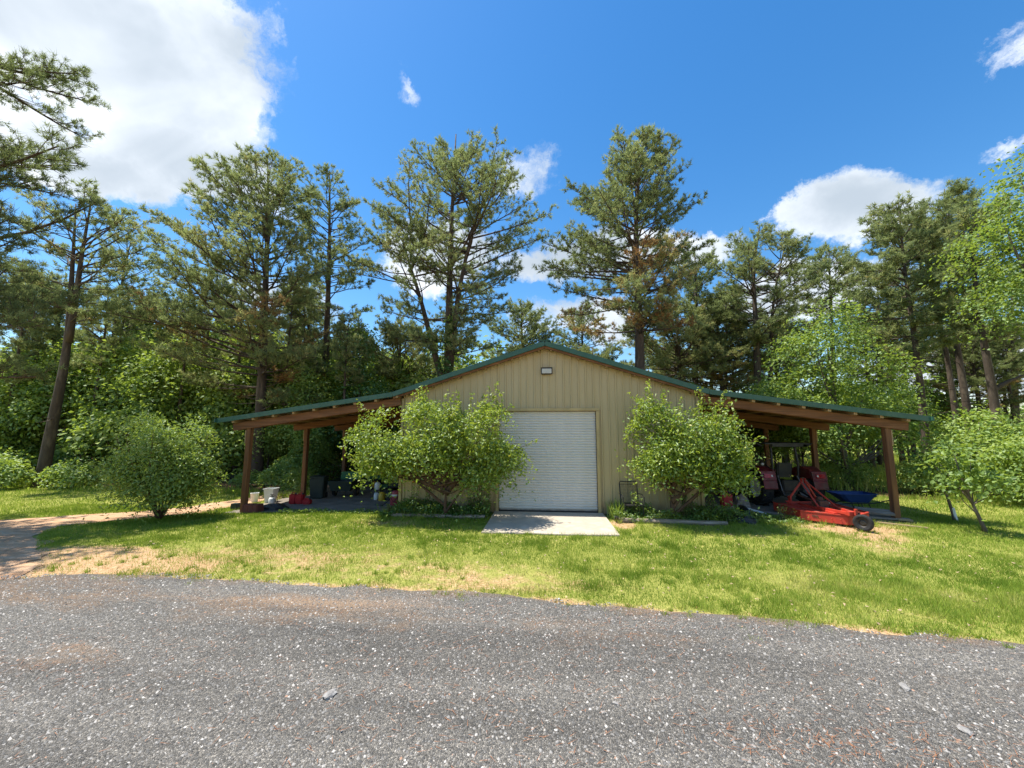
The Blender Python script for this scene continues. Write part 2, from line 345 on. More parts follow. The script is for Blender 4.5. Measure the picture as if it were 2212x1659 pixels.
def dirt_mat(name, a, b_, c_, sc=5):
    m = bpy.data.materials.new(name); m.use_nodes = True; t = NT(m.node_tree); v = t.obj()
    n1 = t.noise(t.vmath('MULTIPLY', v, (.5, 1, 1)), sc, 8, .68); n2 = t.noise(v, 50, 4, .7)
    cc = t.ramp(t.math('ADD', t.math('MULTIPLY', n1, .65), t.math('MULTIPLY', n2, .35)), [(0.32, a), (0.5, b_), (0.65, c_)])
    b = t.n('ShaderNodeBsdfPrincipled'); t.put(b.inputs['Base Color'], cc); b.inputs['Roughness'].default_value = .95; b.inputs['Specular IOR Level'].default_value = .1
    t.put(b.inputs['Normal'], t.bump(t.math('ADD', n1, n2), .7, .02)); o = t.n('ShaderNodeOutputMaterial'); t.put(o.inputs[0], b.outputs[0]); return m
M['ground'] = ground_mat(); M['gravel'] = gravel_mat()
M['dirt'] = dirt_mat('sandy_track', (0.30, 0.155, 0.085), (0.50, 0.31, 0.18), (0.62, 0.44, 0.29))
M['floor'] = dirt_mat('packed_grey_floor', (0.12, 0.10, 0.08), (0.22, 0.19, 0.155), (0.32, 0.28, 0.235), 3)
M['bed'] = dirt_mat('bed_soil', (0.06, 0.035, 0.02), (0.13, 0.075, 0.04), (0.24, 0.13, 0.07), 6)
def stone_mat():
    m = bpy.data.materials.new('loose_stones'); m.use_nodes = True; t = NT(m.node_tree)
    c = t.ramp(t.attr('tint'), [(0.0, (0.055, 0.054, 0.051)), (0.4, (0.145, 0.14, 0.132)), (0.75, (0.28, 0.268, 0.25)), (0.92, (0.38, 0.355, 0.325)), (0.985, (0.54, 0.51, 0.465)), (1.0, (0.34, 0.20, 0.13))])
    b = t.n('ShaderNodeBsdfPrincipled'); t.put(b.inputs['Base Color'], c); b.inputs['Roughness'].default_value = .75
    o = t.n('ShaderNodeOutputMaterial'); t.put(o.inputs[0], b.outputs[0]); return m
M['stones'] = stone_mat()
# ------------------------------------------------------------------ ground, road, track
rng = np.random.RandomState(11)
ROAD = [(-60, 1.0), (-20, 4.6), (-12, 5.7), (-9.1, 6.05), (-8.0, 6.42), (-4.4, 6.30), (-0.5, 6.10), (2.0, 5.78), (5.5, 5.28), (12, 3.6), (60, -8)]
def road_y(x): return np.interp(x, [p[0] for p in ROAD], [p[1] for p in ROAD])
PATH = [((-26, 4.9), (-8.7, 6.0)), ((-20, 7.2), (-9.6, 6.9)), ((-17, 9.3), (-10.9, 7.7)), ((-15.6, 10.2), (-12.6, 8.9)), ((-14.4, 11.1), (-13.0, 9.9)), ((-12.9, 12.0), (-11.8, 10.9)), ((-12.3, 13.2), (-11.3, 12.1)), ((-11.9, 14.5), (-10.75, 13.5)), ((-11.6, 17), (-10.5, 15.5)), ((-11.7, 24), (-10.5, 23)), ((-13, 34), (-11.8, 34))]
def in_poly(x, y, poly):
    x = np.asarray(x); y = np.asarray(y); ins = np.zeros(x.shape, bool); n = len(poly)
    for i in range(n):
        x1, y1 = poly[i]; x2, y2 = poly[(i + 1) % n]
        if y1 == y2: continue
        c = ((y1 > y) != (y2 > y)) & (x < (x2 - x1) * (y - y1) / (y2 - y1) + x1); ins ^= c
    return ins
def chaikin(e):
    for _ in range(2): e = [e[0]] + [q for a, b in zip(e, e[1:]) for q in ((a[0] * .75 + b[0] * .25, a[1] * .75 + b[1] * .25), (a[0] * .25 + b[0] * .75, a[1] * .25 + b[1] * .75))] + [e[-1]]
    return e
PATH = list(zip(chaikin([a for a, b in PATH]), chaikin([b for a, b in PATH])))
PATHPOLY = [a for a, b in PATH] + [b for a, b in reversed(PATH)]
TRAIL = [(6.0, 11.6), (7.4, 11.35), (9.0, 11.5), (9.4, 10.9), (8.6, 10.0), (7.4, 8.9), (6.9, 9.0), (7.3, 10.0), (6.8, 10.7)]
def blob(x, y, cx, cy, rx, ry): return np.clip(1 - ((x - cx) / rx) ** 2 - ((y - cy) / ry) ** 2, 0, 1)
def dry_f(x, y):
    d = 0.0
    for a in ((-5.5, 7.5, 4.8, 1.6, .55), (-1.8, 7.0, 3.6, 1.1, .50), (-7.8, 6.9, 2.8, 1.0, 1.0), (2.5, 7.5, 4, 1.2, .25), (-4.5, 10.6, 1.8, .5, .55), (-9.3, 7.0, 2.4, 1.3, 1.5), (7.9, 11.0, 1.7, .8, 1.0), (7.75, 10.3, 1.1, 1.1, .75), (7.2, 9.3, 1.1, 1.1, .55), (2.05, 11.0, .45, .8, 1.1), (-.8, 6.7, 3.2, .5, .6), (4.5, 5.9, 3, .5, .35), (6.5, 6.2, 2, 1.2, .35), (9, 12, 1.4, .6, .6)):
        d = np.maximum(d, blob(x, y, *a[:4]) * a[4])
    d = np.maximum(d, 0.75 * np.clip(1 - (y - road_y(x)) / 0.35, 0, 1))
    return d
def wood_f(x, y):
    left = S((y - (14.6 + 0.16 * np.abs(x + 12) + 0.5 * np.sin(x * 1.3))) / 1.5) * (x < -9.5)
    back = S((y - 22) / 2.0) * (x >= -9.5) * (x < 9); right = S((y - 15.2 - 0.5 * np.sin(x * 1.1)) / 1.2) * (1 - S((y - 18.5) / 2)) * (x >= 9.0) * .85
    return np.clip(left + back + right, 0, 1)
xs = np.concatenate([np.linspace(-500, -40, 12, endpoint=False), np.linspace(-40, -18, 22, endpoint=False), np.arange(-18, 18, 0.25), np.linspace(18, 40, 22, endpoint=False), np.linspace(40, 500, 12)])
ys = np.concatenate([np.linspace(-300, -6, 8, endpoint=False), np.arange(-6, 20, 0.25), np.linspace(20, 60, 40, endpoint=False), np.linspace(60, 700, 14)])
X, Y = np.meshgrid(xs, ys); Z = g(X, Y); nx = len(xs)
Vg = np.stack([X, Y, Z], -1).reshape(-1, 3); ii = np.arange(len(ys) - 1)[:, None] * nx + np.arange(nx - 1)[None, :]
Fg = np.stack([ii, ii + 1, ii + nx + 1, ii + nx], -1).reshape(-1, 4)
me = np_mesh('ground', Vg, Fg, smooth=True)
for nm, fn in (('dry', dry_f), ('wood', wood_f)):
    a = me.attributes.new(nm, 'FLOAT', 'POINT'); a.data.foreach_set('value', (fn(X, Y) * np.ones_like(X)).ravel().astype(np.float32))
setp(link('ground', me, M['ground']), kind='structure')

def strip(name, edge_a, edge_b, n, m, mat, lift, attr=None, jag=0.0):
    "ground-following ribbon between two polylines"
    def res(e, k):
        e = np.array(e, float); t = np.concatenate([[0], np.cumsum(np.hypot(*np.diff(e, axis=0).T))]); t /= t[-1]
        u = np.linspace(0, 1, k); return np.stack([np.interp(u, t, e[:, 0]), np.interp(u, t, e[:, 1])], -1)
    a, b = res(edge_a, n), res(edge_b, n)
    u = np.linspace(0, 1, m)[None, :, None]; P = a[:, None] * (1 - u) + b[:, None] * u
    if jag:
        for k in (0, m - 1):
            P[:, k] += np.stack([(fbm(P[:, k, 0], P[:, k, 1], 1.7, 4) - .5), (fbm(P[:, k, 0] + 50, P[:, k, 1], 1.7, 4) - .5)], -1) * jag * 2
    z = g(P[..., 0], P[..., 1]) + lift
    V = np.concatenate([P, z[..., None]], -1).reshape(-1, 3); i = np.arange(n - 1)[:, None] * m + np.arange(m - 1)[None, :]
    me = np_mesh(name, V, np.stack([i, i + 1, i + m + 1, i + m], -1).reshape(-1, 4), smooth=True)
    if attr:
        at_ = me.attributes.new('dry', 'FLOAT', 'POINT'); at_.data.foreach_set('value', attr(V[:, 0], V[:, 1]).astype(np.float32))
    return setp(link(name, me, mat), kind='structure')
def road_dry(x, y):
    e = road_y(x) - y
    d = 0.55 * np.clip(1 - e / 0.4, 0, 1)
    for a in ((-3.6, 5.5, 4.2, .8, .62), (-8.2, 5.7, 3.2, 1.1, .6), (.4, 5.2, 2.8, .6, .42), (-5.2, 4.0, 2.2, .8, .36), (3.4, 3.0, 2.2, .8, .36), (1.0, 2.6, 2, .8, .4), (4.8, 4.4, 2.4, .5, .3), (-.5, 2.0, 2, .7, .34)): d = np.maximum(d, blob(x, y, *a[:4]) * a[4])
    return d + 0.12
strip('dirt_path', [a for a, b in PATH], [b for a, b in PATH], 160, 8, M['dirt'], 0.012, jag=.45)
rx = np.concatenate([np.linspace(-60, -14, 30, endpoint=False), np.arange(-14, 14, 0.1), np.linspace(14, 60, 30)])
strip('gravel_road', list(zip(rx, road_y(rx))), list(zip(rx, road_y(rx) - 9.0)), 420, 60, M['gravel'], 0.024, road_dry, jag=.2)
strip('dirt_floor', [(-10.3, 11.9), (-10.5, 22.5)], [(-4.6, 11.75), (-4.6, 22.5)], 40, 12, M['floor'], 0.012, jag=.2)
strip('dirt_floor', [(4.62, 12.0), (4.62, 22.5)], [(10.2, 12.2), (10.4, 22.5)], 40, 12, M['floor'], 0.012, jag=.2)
strip('planting_bed', [(-4.7, 11.35), (-1.7, 11.35)], [(-4.7, 12.08), (-1.7, 12.08)], 30, 5, M['bed'], 0.016, jag=.1)
strip('planting_bed', [(1.85, 11.3), (5.0, 11.15)], [(1.85, 12.08), (5.0, 12.08)], 30, 5, M['bed'], 0.016, jag=.1)

# concrete apron in front of the door
mb = MB(); ap = [(-1.58, 12.06), (1.68, 12.06), (1.74, 9.72), (.6, 9.66), (-.5, 9.7), (-1.60, 9.70)]
n = len(ap); top = [(x, y, -0.012 if y > 11 else -0.045) for x, y in ap]
mb.add(top + [(x, y, -0.3) for x, y in ap], [tuple(range(n))] + [(i, n + i, n + (i + 1) % n, (i + 1) % n) for i in range(n)])
setp(mb.build('concrete_apron', M['concrete'], None, bevel=0.012), kind='structure')

# gravel stones lying loose on the road, fewer with distance
def scatter_stones(N, xr, yr, s0, s1, seed, prob=None):
    r = np.random.RandomState(seed); x = r.uniform(*xr, N); y = r.uniform(*yr, N); k = y < road_y(x) + 0.05 + 0.5 * (fbm(x, y, 2.5) - .5) + .3 * (r.rand(N) - .6) ** 3
    k &= (np.abs(x) < 1.75 * np.maximum(y, .5) + 1.2)
    if prob is not None: k &= r.rand(N) < prob(x, y)
    x, y = x[k], y[k]; return x, y, s0 + (s1 - s0) * r.rand(len(x)) ** 3
def stones_mesh(name, x, y, s, seed, zoff=0.024):
    r = np.random.RandomState(seed); N = len(x)
    base = np.array([(1, 0, -.25), (0, 1, -.25), (-1, 0, -.25), (0, -1, -.25), (0, 0, 1)], float)
    F = np.array([(0, 1, 4), (1, 2, 4), (2, 3, 4), (3, 0, 4)])
    a = r.rand(N) * 6.28; jit = 1 + (r.rand(N, 5, 1) - .5) * .7; P = base[None] * jit * s[:, None, None]
    P[..., 1] *= r.uniform(.5, 1, N)[:, None]; P[..., 2] *= r.uniform(.35, .8, N)[:, None]
    P[:, 4, :2] += (r.rand(N, 2) - .5) * s[:, None] * .9
    c, s_ = np.cos(a)[:, None], np.sin(a)[:, None]; Q = P.copy(); Q[..., 0] = P[..., 0] * c - P[..., 1] * s_; Q[..., 1] = P[..., 0] * s_ + P[..., 1] * c
    Q[..., 0] += x[:, None]; Q[..., 1] += y[:, None]; Q[..., 2] += (g(x, y) + zoff)[:, None]
    tint = r.rand(N) ** 2.1 * .985; dirty = r.rand(N) < .012; tint[dirty] = 1.0
    return np_mesh(name, Q.reshape(-1, 3), (F[None] + np.arange(N)[:, None, None] * 5).reshape(-1, 3), np.repeat(tint, 5))
x1, y1, s1 = scatter_stones(80000, (-7, 7), (1.0, 4.2), .005, .022, 1)
x2, y2, s2 = scatter_stones(60000, (-12, 9), (4.2, 6.9), .007, .022, 2)
setp(link('gravel', stones_mesh('gravel', np.concatenate([x1, x2]), np.concatenate([y1, y2]), np.concatenate([s1, s2]), 3), M['stones']), 'loose crushed stone spread over the dark gravel road', 'gravel', kind='stuff')
# reddish fallen pine needles on the road
r = np.random.RandomState(21); cx = []; 
for (a, b, ra, rb, k) in ((1.5, 2.3, .7, .35, 330), (3.6, 3.2, .7, .25, 160), (4.4, 3.7, .6, .2, 110), (.3, 2.0, .6, .3, 160), (2.2, 3.6, .8, .2, 90), (-1.2, 3.9, 1.6, .9, 120), (1.5, 4.2, 2.5, 1, 150), (-5, 4.1, 1.3, .5, 90), (0.5, 5.4, 2.2, .4, 120), (2.6, 2.3, 1.2, .5, 120)):
    cx.append(np.stack([r.normal(a, ra * .7, k * 2), r.normal(b, rb * .7, k * 2)], -1))
cx.append(np.stack([r.uniform(-7, 6, 900), r.uniform(1.5, 5.8, 900)], -1)); cx = np.concatenate(cx); N = len(cx); an = r.normal(0.3, 1.0, N); L = r.uniform(.05, .11, N); dv = np.stack([np.cos(an), np.sin(an)], -1); pv = np.stack([-dv[:, 1], dv[:, 0]], -1) * .0022
z = g(cx[:, 0], cx[:, 1]) + 0.032 + r.rand(N) * .015
P = np.zeros((N, 3, 3)); P[:, 0, :2] = cx + pv; P[:, 1, :2] = cx - pv; P[:, 2, :2] = cx + dv * L[:, None]; P[:, :, 2] = z[:, None]; P[:, 2, 2] += r.rand(N) * .01
setp(link('fallen_needles', np_mesh('fallen_needles', P.reshape(-1, 3), np.arange(N * 3).reshape(-1, 3)), M['straw']), 'reddish fallen pine needles strewn on the gravel', 'needles', kind='stuff')
def rock(name, label, x, y, s, seed, mat='rock', zoff=.024):
    r = random.Random(seed); bm = bmesh.new(); bmesh.ops.create_icosphere(bm, subdivisions=2, radius=1)
    for v in bm.verts:
        k = 1 + r.uniform(-.18, .18); v.co = Vector((v.co.x * s[0] * k, v.co.y * s[1] * k, v.co.z * s[2] * (1 + r.uniform(-.15, .15)))); v.co.z += s[2] * .55
    me = bpy.data.meshes.new(name); bm.to_mesh(me); bm.free(); o = link(name, me, M[mat]); o.location = (x, y, gz(x, y) + zoff); o.rotation_euler.z = r.uniform(0, 3); return setp(o, label, 'rock')
for i, (px, py, s, lb) in enumerate(((712, 1503, .075, 'largest pale grey rock lying on the gravel road'), (1180 + 1092, 0, 0, ''), (1955, 1487, .06, 'flat pale rock on the gravel towards the bright lawn side'), (2085, 1582, .06, 'pale rock among red pine needles near the picture corner'), (1330 + 0, 1520, .03, 'small white rock in the middle of the gravel road'))):
    if s == 0: continue
    v = ray(px, py); q = CAM_POS + v * ((-0.06 - 2.4) / v[2]); rock('rock', lb, q[0], q[1], (s, s * .62, s * .3), 40 + i)

# grass blades of the lawn
def lawn(N, xr, yr, h0, h1, wd, seed, keep=None, toff=0.0):
    r = np.random.RandomState(seed); x = r.uniform(*xr, N); y = r.uniform(*yr, N)
    d = dry_f(x, y) + 0.9 * (fbm(x, y, .9, 4) - .5); nz = fbm(x + 90, y, 2.2, 3)
    k = (y > road_y(x) - .04 + .55 * (fbm(x, y, 2.1, 4) - .5) - .25 * r.rand(N) ** 4) & ~in_poly(x, y, PATHPOLY) & ~in_poly(x, y, [(a_ * .965, 9.78 if b_ < 10 else b_) for a_, b_ in ap]) & (np.abs(x + 0.55) < 1.55 * y + 1.5)
    k &= ~((np.abs(x) < 10.2) & (y > 11.8)) & ~((np.abs(x) < 4.75) & (np.abs(x) > 1.8) & (y > 11.35)) & (wood_f(x, y) < .45)
    k &= r.rand(N) < np.clip(1.25 - 1.5 * np.clip(d, 0, 1), .12, 1) * (0.45 + .8 * nz)
    if keep is not None: k &= keep(x, y)
    x, y, d, nz = x[k], y[k], d[k], nz[k]; N = len(x)
    h = (h0 + (h1 - h0) * r.rand(N)) * (0.6 + 0.9 * nz); an = r.rand(N) * 6.283; ln = r.uniform(.1, .75, N) * h
    c, s = np.cos(an), np.sin(an); z = g(x, y); wv = wd * r.uniform(.7, 1.4, N) / 2; a2 = r.rand(N) * 3.14
    P = np.zeros((N, 3, 3)); P[:, 0] = np.stack([x + np.cos(a2) * wv, y + np.sin(a2) * wv, z - .005], -1); P[:, 1] = np.stack([x - np.cos(a2) * wv, y - np.sin(a2) * wv, z - .005], -1)
    P[:, 2] = np.stack([x + c * ln, y + s * ln, z + h], -1)
    patch = S((fbm(x - 40, y + 70, .8, 4) - .3) / .4); fine = S((fbm(x + 7, y - 20, 3.2, 2) - .25) / .5)
    t = np.clip(0.54 - .34 * patch - .2 * fine + (r.rand(N) - .5) * .36 + np.clip(d, 0, 1) * .55 - .06 * S((-x - 4) / 5) + toff, 0, 1)
    return P.reshape(-1, 3), np.repeat(t, 3)
parts = [lawn(330000, (-14, 12), (5.0, 9.0), .025, .06, .008, 1), lawn(200000, (-17, 17), (9.0, 13.0), .03, .075, .011, 2), lawn(110000, (-30, 24), (11.0, 17.0), .04, .10, .018, 3), lawn(60000, (1, 9), (5.0, 7.4), .05, .10, .007, 4, lambda x, y: fbm(x, y, 1.1, 4) + .25 * (vnoise(x, y, 7) - .5) > .52, -.06), lawn(160000, (-9, 9), (6.0, 11.5), .06, .12, .008, 8, lambda x, y: fbm(x + 33, y, 2.6, 2) > .66, -.22)]
def tufts(n, xr, yr, seed, cond, h0, h1, tl):
    r = np.random.RandomState(seed); cx = r.uniform(*xr, n); cy = r.uniform(*yr, n); k = cond(cx, cy) & ~in_poly(cx, cy, PATHPOLY) & ~in_poly(cx, cy, ap); cx, cy = cx[k], cy[k]; n = len(cx); m = 34
    sz = r.uniform(.5, 1.2, n)[:, None]; x = cx[:, None] + r.normal(0, .035, (n, m)) * sz; y = cy[:, None] + r.normal(0, .035, (n, m)) * sz; an = r.rand(n, m) * 6.283; h = r.uniform(h0, h1, (n, m)) * sz; ln = h * r.uniform(.2, 1.0, (n, m)); a2 = r.rand(n, m) * 3.14
    x, y, an, h, ln, a2 = [q.ravel() for q in (x, y, an, h, ln, a2)]; z = g(x, y); P = np.zeros((len(x), 3, 3)); w_ = .005
    P[:, 0] = np.stack([x + np.cos(a2) * w_, y + np.sin(a2) * w_, z], -1); P[:, 1] = np.stack([x - np.cos(a2) * w_, y - np.sin(a2) * w_, z], -1); P[:, 2] = np.stack([x + np.cos(an) * ln, y + np.sin(an) * ln, z + h], -1)
    return P.reshape(-1, 3), np.repeat(np.repeat(r.uniform(*tl, n), m) + r.normal(0, .06, n * m), 3).clip(0, 1)
parts += [tufts(500, (-9, 9), (6, 11.2), 12, lambda x, y: (y > road_y(x) + .1) & (fbm(x, y, .6) > .45), .05, .11, (.0, .4)), tufts(420, (-9, 8), (4.4, 6.7), 13, lambda x, y: np.abs(y - road_y(x) - .05) < .16, .05, .12, (.15, .7)), tufts(60, (-9, 8), (3.4, 6.2), 14, lambda x, y: (y < road_y(x)) & (y > road_y(x) - .8), .025, .06, (.2, .7)), tufts(160, (-5, 9), (11.0, 11.9), 15, lambda x, y: np.abs(x) > 1.7, .08, .22, (.1, .6))]
V = np.concatenate([p[0] for p in parts]); tt = np.concatenate([p[1] for p in parts])
setp(link('grass', np_mesh('grass', V, np.arange(len(V)).reshape(-1, 3), tt), M['grass']), 'short mown lawn grass between the gravel road and workshop', 'grass', kind='stuff')
r = np.random.RandomState(91); n = 900; x = r.uniform(-9, 9, n); y = r.uniform(5.6, 11.3, n); k = (y > road_y(x)) & ~in_poly(x, y, ap); x, y = x[k], y[k]; n = len(x); a = r.rand(n) * 6.283; sz = r.uniform(.012, .035, n); P = np.zeros((n, 4, 3))
for j, (u_, v_) in enumerate(((-1, 0), (0, .45), (1, 0), (0, -.45))): P[:, j] = np.stack([x + (u_ * np.cos(a) - v_ * np.sin(a)) * sz, y + (u_ * np.sin(a) + v_ * np.cos(a)) * sz, g(x, y) + .035 + r.rand(n) * .03], -1)
setp(link('fallen_leaves', np_mesh('fallen_leaves', P.reshape(-1, 3), np.arange(n * 4).reshape(-1, 4)), M['tan_cloth']), 'small dry fallen leaves scattered over the lawn', 'leaves', kind='stuff')
# tall field grass beyond the right-hand trees and weeds along the wood's edge
def weeds(N, xr, yr, h0, h1, wd, seed, cond, tlo, thi):
    r = np.random.RandomState(seed); x = r.uniform(*xr, N); y = r.uniform(*yr, N); k = cond(x, y) & (r.rand(N) < .25 + fbm(x, y, .9)); x, y = x[k], y[k]; N = len(x)
    h = r.uniform(h0, h1, N) * (.5 + vnoise(x, y, .7)); an = r.rand(N) * 6.283; ln = r.uniform(.1, .5, N) * h; z = g(x, y); a2 = r.rand(N) * 3.14
    P = np.zeros((N, 3, 3)); w_ = wd / 2
    P[:, 0] = np.stack([x + np.cos(a2) * w_, y + np.sin(a2) * w_, z], -1); P[:, 1] = np.stack([x - np.cos(a2) * w_, y - np.sin(a2) * w_, z], -1); P[:, 2] = np.stack([x + np.cos(an) * ln, y + np.sin(an) * ln, z + h], -1)
    return P.reshape(-1, 3), np.repeat(r.uniform(tlo, thi, N), 3)
fw = [weeds(60000, (9, 60), (17.5, 46), .25, .75, .03, 5, lambda x, y: x > 9 + (y - 17) * .1, .3, .72)]
V = np.concatenate([p[0] for p in fw]); tt = np.concatenate([p[1] for p in fw])
setp(link('field_grass', np_mesh('field_grass', V, np.arange(len(V)).reshape(-1, 3), tt), M['grass']), 'tall pale field grass beyond the trees behind the tractor shed', 'field grass', kind='stuff')
fw = [weeds(30000, (-32, -9.7), (13.5, 20), .12, .38, .03, 6, lambda x, y: (wood_f(x, y) > .1) & (wood_f(x, y) < .98), .05, .5), weeds(9000, (9.8, 20), (13.6, 16.5), .1, .3, .025, 7, lambda x, y: wood_f(x, y) > .1, .1, .6)]
V = np.concatenate([p[0] for p in fw]); tt = np.concatenate([p[1] for p in fw])
setp(link('weeds', np_mesh('weeds', V, np.arange(len(V)).reshape(-1, 3), tt), M['grass']), 'rough weeds along the edge of the wood', 'weeds', kind='stuff')
# ------------------------------------------------------------------ workshop
YF = 12.1; YB = 21.4; YR = 11.8; HW = 4.57; EX = 10.72; EZ = 2.80; KX = 4.82; KZ = 3.62; AZ = 5.18
def roof_z(x):
    x = abs(x); return AZ + (KZ - AZ) * x / KX if x <= KX else KZ + (EZ - KZ) * (x - KX) / (EX - KX)
barn = thing('metal_workshop', 'tan metal-sided workshop with green trim and open lean-tos on both sides', 'workshop', (0, 0, 0))
DX0, DX1, DZ = -1.46, 1.54, 3.02
def siding_panel(x0, x1, zb, zt, door=True):
    xs = {x0, x1}; pitch = 0.2285; k = int(round((x1 - x0) / pitch))
    prof = [(x0, 0.0)]
    for i in range(k):
        c = x0 + (i + .5) * pitch
        prof += [(c - .030, 0), (c - .018, .028), (c + .018, .028), (c + .030, 0)]
        prof += [(c + .095, .0), (c + .102, .004), (c + .112, .004), (c + .119, 0)] if i < k - 1 else []
    prof.append((x1, 0.0))
    if door:
        out = []
        for (a, ya), (b, yb) in zip(prof, prof[1:]):
            out.append((a, ya))
            for d in (DX0, DX1):
                if a < d < b: out.append((d, ya + (yb - ya) * (d - a) / (b - a)))
        prof = out + [prof[-1]]
    mb = MB()
    for (a, ya), (b, yb) in zip(prof, prof[1:]):
        z0 = DZ if door and DX0 - 1e-6 <= a and b <= DX1 + 1e-6 else zb
        mb.add([(a, YF - ya, z0), (b, YF - yb, z0), (b, YF - yb, zt(b)), (a, YF - ya, zt(a))], [(0, 1, 2, 3)])
    return mb
for i in range(10):
    x0 = -HW + i * .914; x1 = x0 + .914 - (0 if i == 9 else .0)
    siding_panel(x0, x1, -0.06, lambda x: roof_z(x) - .16).build('wall_panel', M['siding'], barn)
for sx in (-1, 1):       # side walls, each sheet a panel
    m0 = None
    for j in range(10):
        y0 = YF + .01 + j * .925
        if m0 is None:
            mb = MB()
            for q in range(4):
                c = .115 + q * .2285; mb.box((0, c, 1.75), (.02, .05, 3.6))
            mb.box((-sx * .01, .4625, 1.75), (.012, .922, 3.6)); m0 = mb.mesh('wall_panel')
        link('wall_panel', m0, M['siding'], barn).location = (sx * (HW - .0), y0, 0)
mb = MB(); mb.add([(-HW, YB, -.06), (HW, YB, -.06), (HW, YB, KZ), (0, YB, AZ - .2), (-HW, YB, KZ)], [(0, 1, 2, 3, 4)]); mb.build('back_wall', M['siding'], barn)
for sx in (-1, 1): MB().box((sx * (HW + .005), YF - .02, 1.7), (.09, .06, 3.5)).build('corner_trim', M['siding_trim'], barn, bevel=.004)
# door frame
fr = MB(); fr.box((DX0 - .045, YF - .03, 1.49), (.09, .09, 3.06)); fr.box((DX1 + .045, YF - .03, 1.49), (.09, .09, 3.06)); fr.box(((DX0 + DX1) / 2, YF - .03, DZ + .055), (DX1 - DX0 + .2, .1, .09)); fr.build('door_frame', M['siding_trim'], barn, bevel=.006)
door = MB().box(((DX0 + DX1) / 2, YF + .06, .03), (DX1 - DX0 - .02, .05, .05)).build('roll_up_door', M['steel'], barn)
seal = MB().box(((DX0 + DX1) / 2, YF + .055, -.0), (DX1 - DX0 - .02, .06, .035)).build('bottom_seal', M['rubber'], door)
ns = 38; ph = (DZ - .055) / ns
prof = [(-.5, .0), (-.36, .002), (-.26, -.022), (-.1, -.03), (.12, -.03), (.28, -.022), (.38, .002), (.5, .0)]
sl = MB(); vs = []; wd = DX1 - DX0 - .02
for t_, yy in prof: vs += [(-wd / 2, yy, t_ * ph), (wd / 2, yy, t_ * ph)]
sl.add(vs, [(2 * i, 2 * i + 1, 2 * i + 3, 2 * i + 2) for i in range(len(prof) - 1)]); slat_me = sl.mesh('slat', smooth=False)
for i in range(ns): link('slat', slat_me, M['door'], door).location = ((DX0 + DX1) / 2, YF + .06, .055 + (i + .5) * ph)
MB().box(((DX0 + DX1) / 2, YF + .12, 1.5), (wd + .1, .02, 3.1)).build('backing', M['dark_metal'], door)
# roof: sheets, trim, purlins, rafters, posts
for sx in (-1, 1):
    for (xa, xb) in ((0.0, KX), (KX, EX)):
        za, zb = roof_z(xa), roof_z(xb); ln = math.hypot(xb - xa, zb - za); ang = math.atan2(zb - za, xb - xa)
        mb = MB(); mb.box((ln / 2, 0, 0), (ln, .945, .025))
        for q in range(4): mb.box((ln / 2, -.34 + q * .23, .02), (ln, .04, .018))
        me0 = mb.mesh('roof_panel')
        for j in range(11):
            o = link('roof_panel', me0, M['roof_in'], barn); o.location = (sx * xa, YR + .47 + j * .945 * .925, za - .02)
            o.rotation_euler = (0, -ang, 0) if sx > 0 else (0, -ang, math.pi)
            o.scale = (1, .925, 1)
        MB().beam((sx * xa, YR - .01, za - .06), (sx * xb, YR - .01, zb - .06), .06, .15).build('rake_trim', M['green'], barn, bevel=.008)
        if xa == 0: MB().beam((sx * xa, YR + .045, za - .165), (sx * xb, YR + .045, zb - .165), .04, .075).build('fascia_board', M['wood'], barn, bevel=.003)
    MB().box((sx * (EX + .005), (YR + YB) / 2 + .1, EZ - .05), (.05, YB - YR + .4, .12)).build('eave_trim', M['green'], barn, bevel=.008)
    pz = MB().box((0, 0, 0), (.085, YB - YR + .2, .13)).mesh('purlin', .003)
    for k in range(9):
        x = KX - .12 + k * (EX - KX) / 8.6
        o = link('purlin', pz, M['purlin'], barn); o.location = (sx * x, (YR + YB) / 2 + .12, roof_z(x) - .135); o.rotation_euler.y = sx * .138
    for k in range(6):     # purlin ends under the gable
        x = .2 + k * .84; o = MB().box((sx * x, YF - .12, roof_z(x) - .19), (.045, .22, .085), ry=sx * .31).build('purlin_end', M['purlin'], barn)
    for j, y in enumerate((YF, 15.2, 18.3, YB)):
        for dy in ((-.1, .1)):
            MB().beam((sx * (EX - .42), y + dy, roof_z(EX - .42) - .32), (sx * (HW + .05), y + dy, roof_z(HW + .05) - .33), .042, .235).build('rafter', M['wood'], barn, bevel=.004)
        zg = gz(sx * 9.78, y) - .12; zt_ = roof_z(9.78) - .205
        po = MB().box((sx * 9.78, y, (zg + zt_) / 2), (.155, .155, zt_ - zg)).build('post', M['wood_post'], barn, bevel=.008)
        MB().box((sx * 9.78 + sx * .09, y - .0, zt_ - .5), (.04, .15, .42)).build('cleat', M['purlin'], po, bevel=.004)
MB().box((0, (YR + YB) / 2, AZ + .025), (.36, YB - YR + .1, .03)).build('ridge_cap', M['green'], barn, bevel=.006)
# flood light under the gable
L = thing('wall_light', 'square bronze flood light mounted high under the gable', 'wall light', (.05, YF - .02, 4.28))
MB().box((0, -.05, 0), (.36, .1, .215)).build('housing', M['bronze'], L, bevel=.015)
MB().box((0, -.11, -.005), (.30, .02, .15)).build('lens', M['lens'], L, bevel=.006)
MB().box((0, -.10, .1), (.36, .05, .02)).build('hood', M['bronze'], L, bevel=.004)
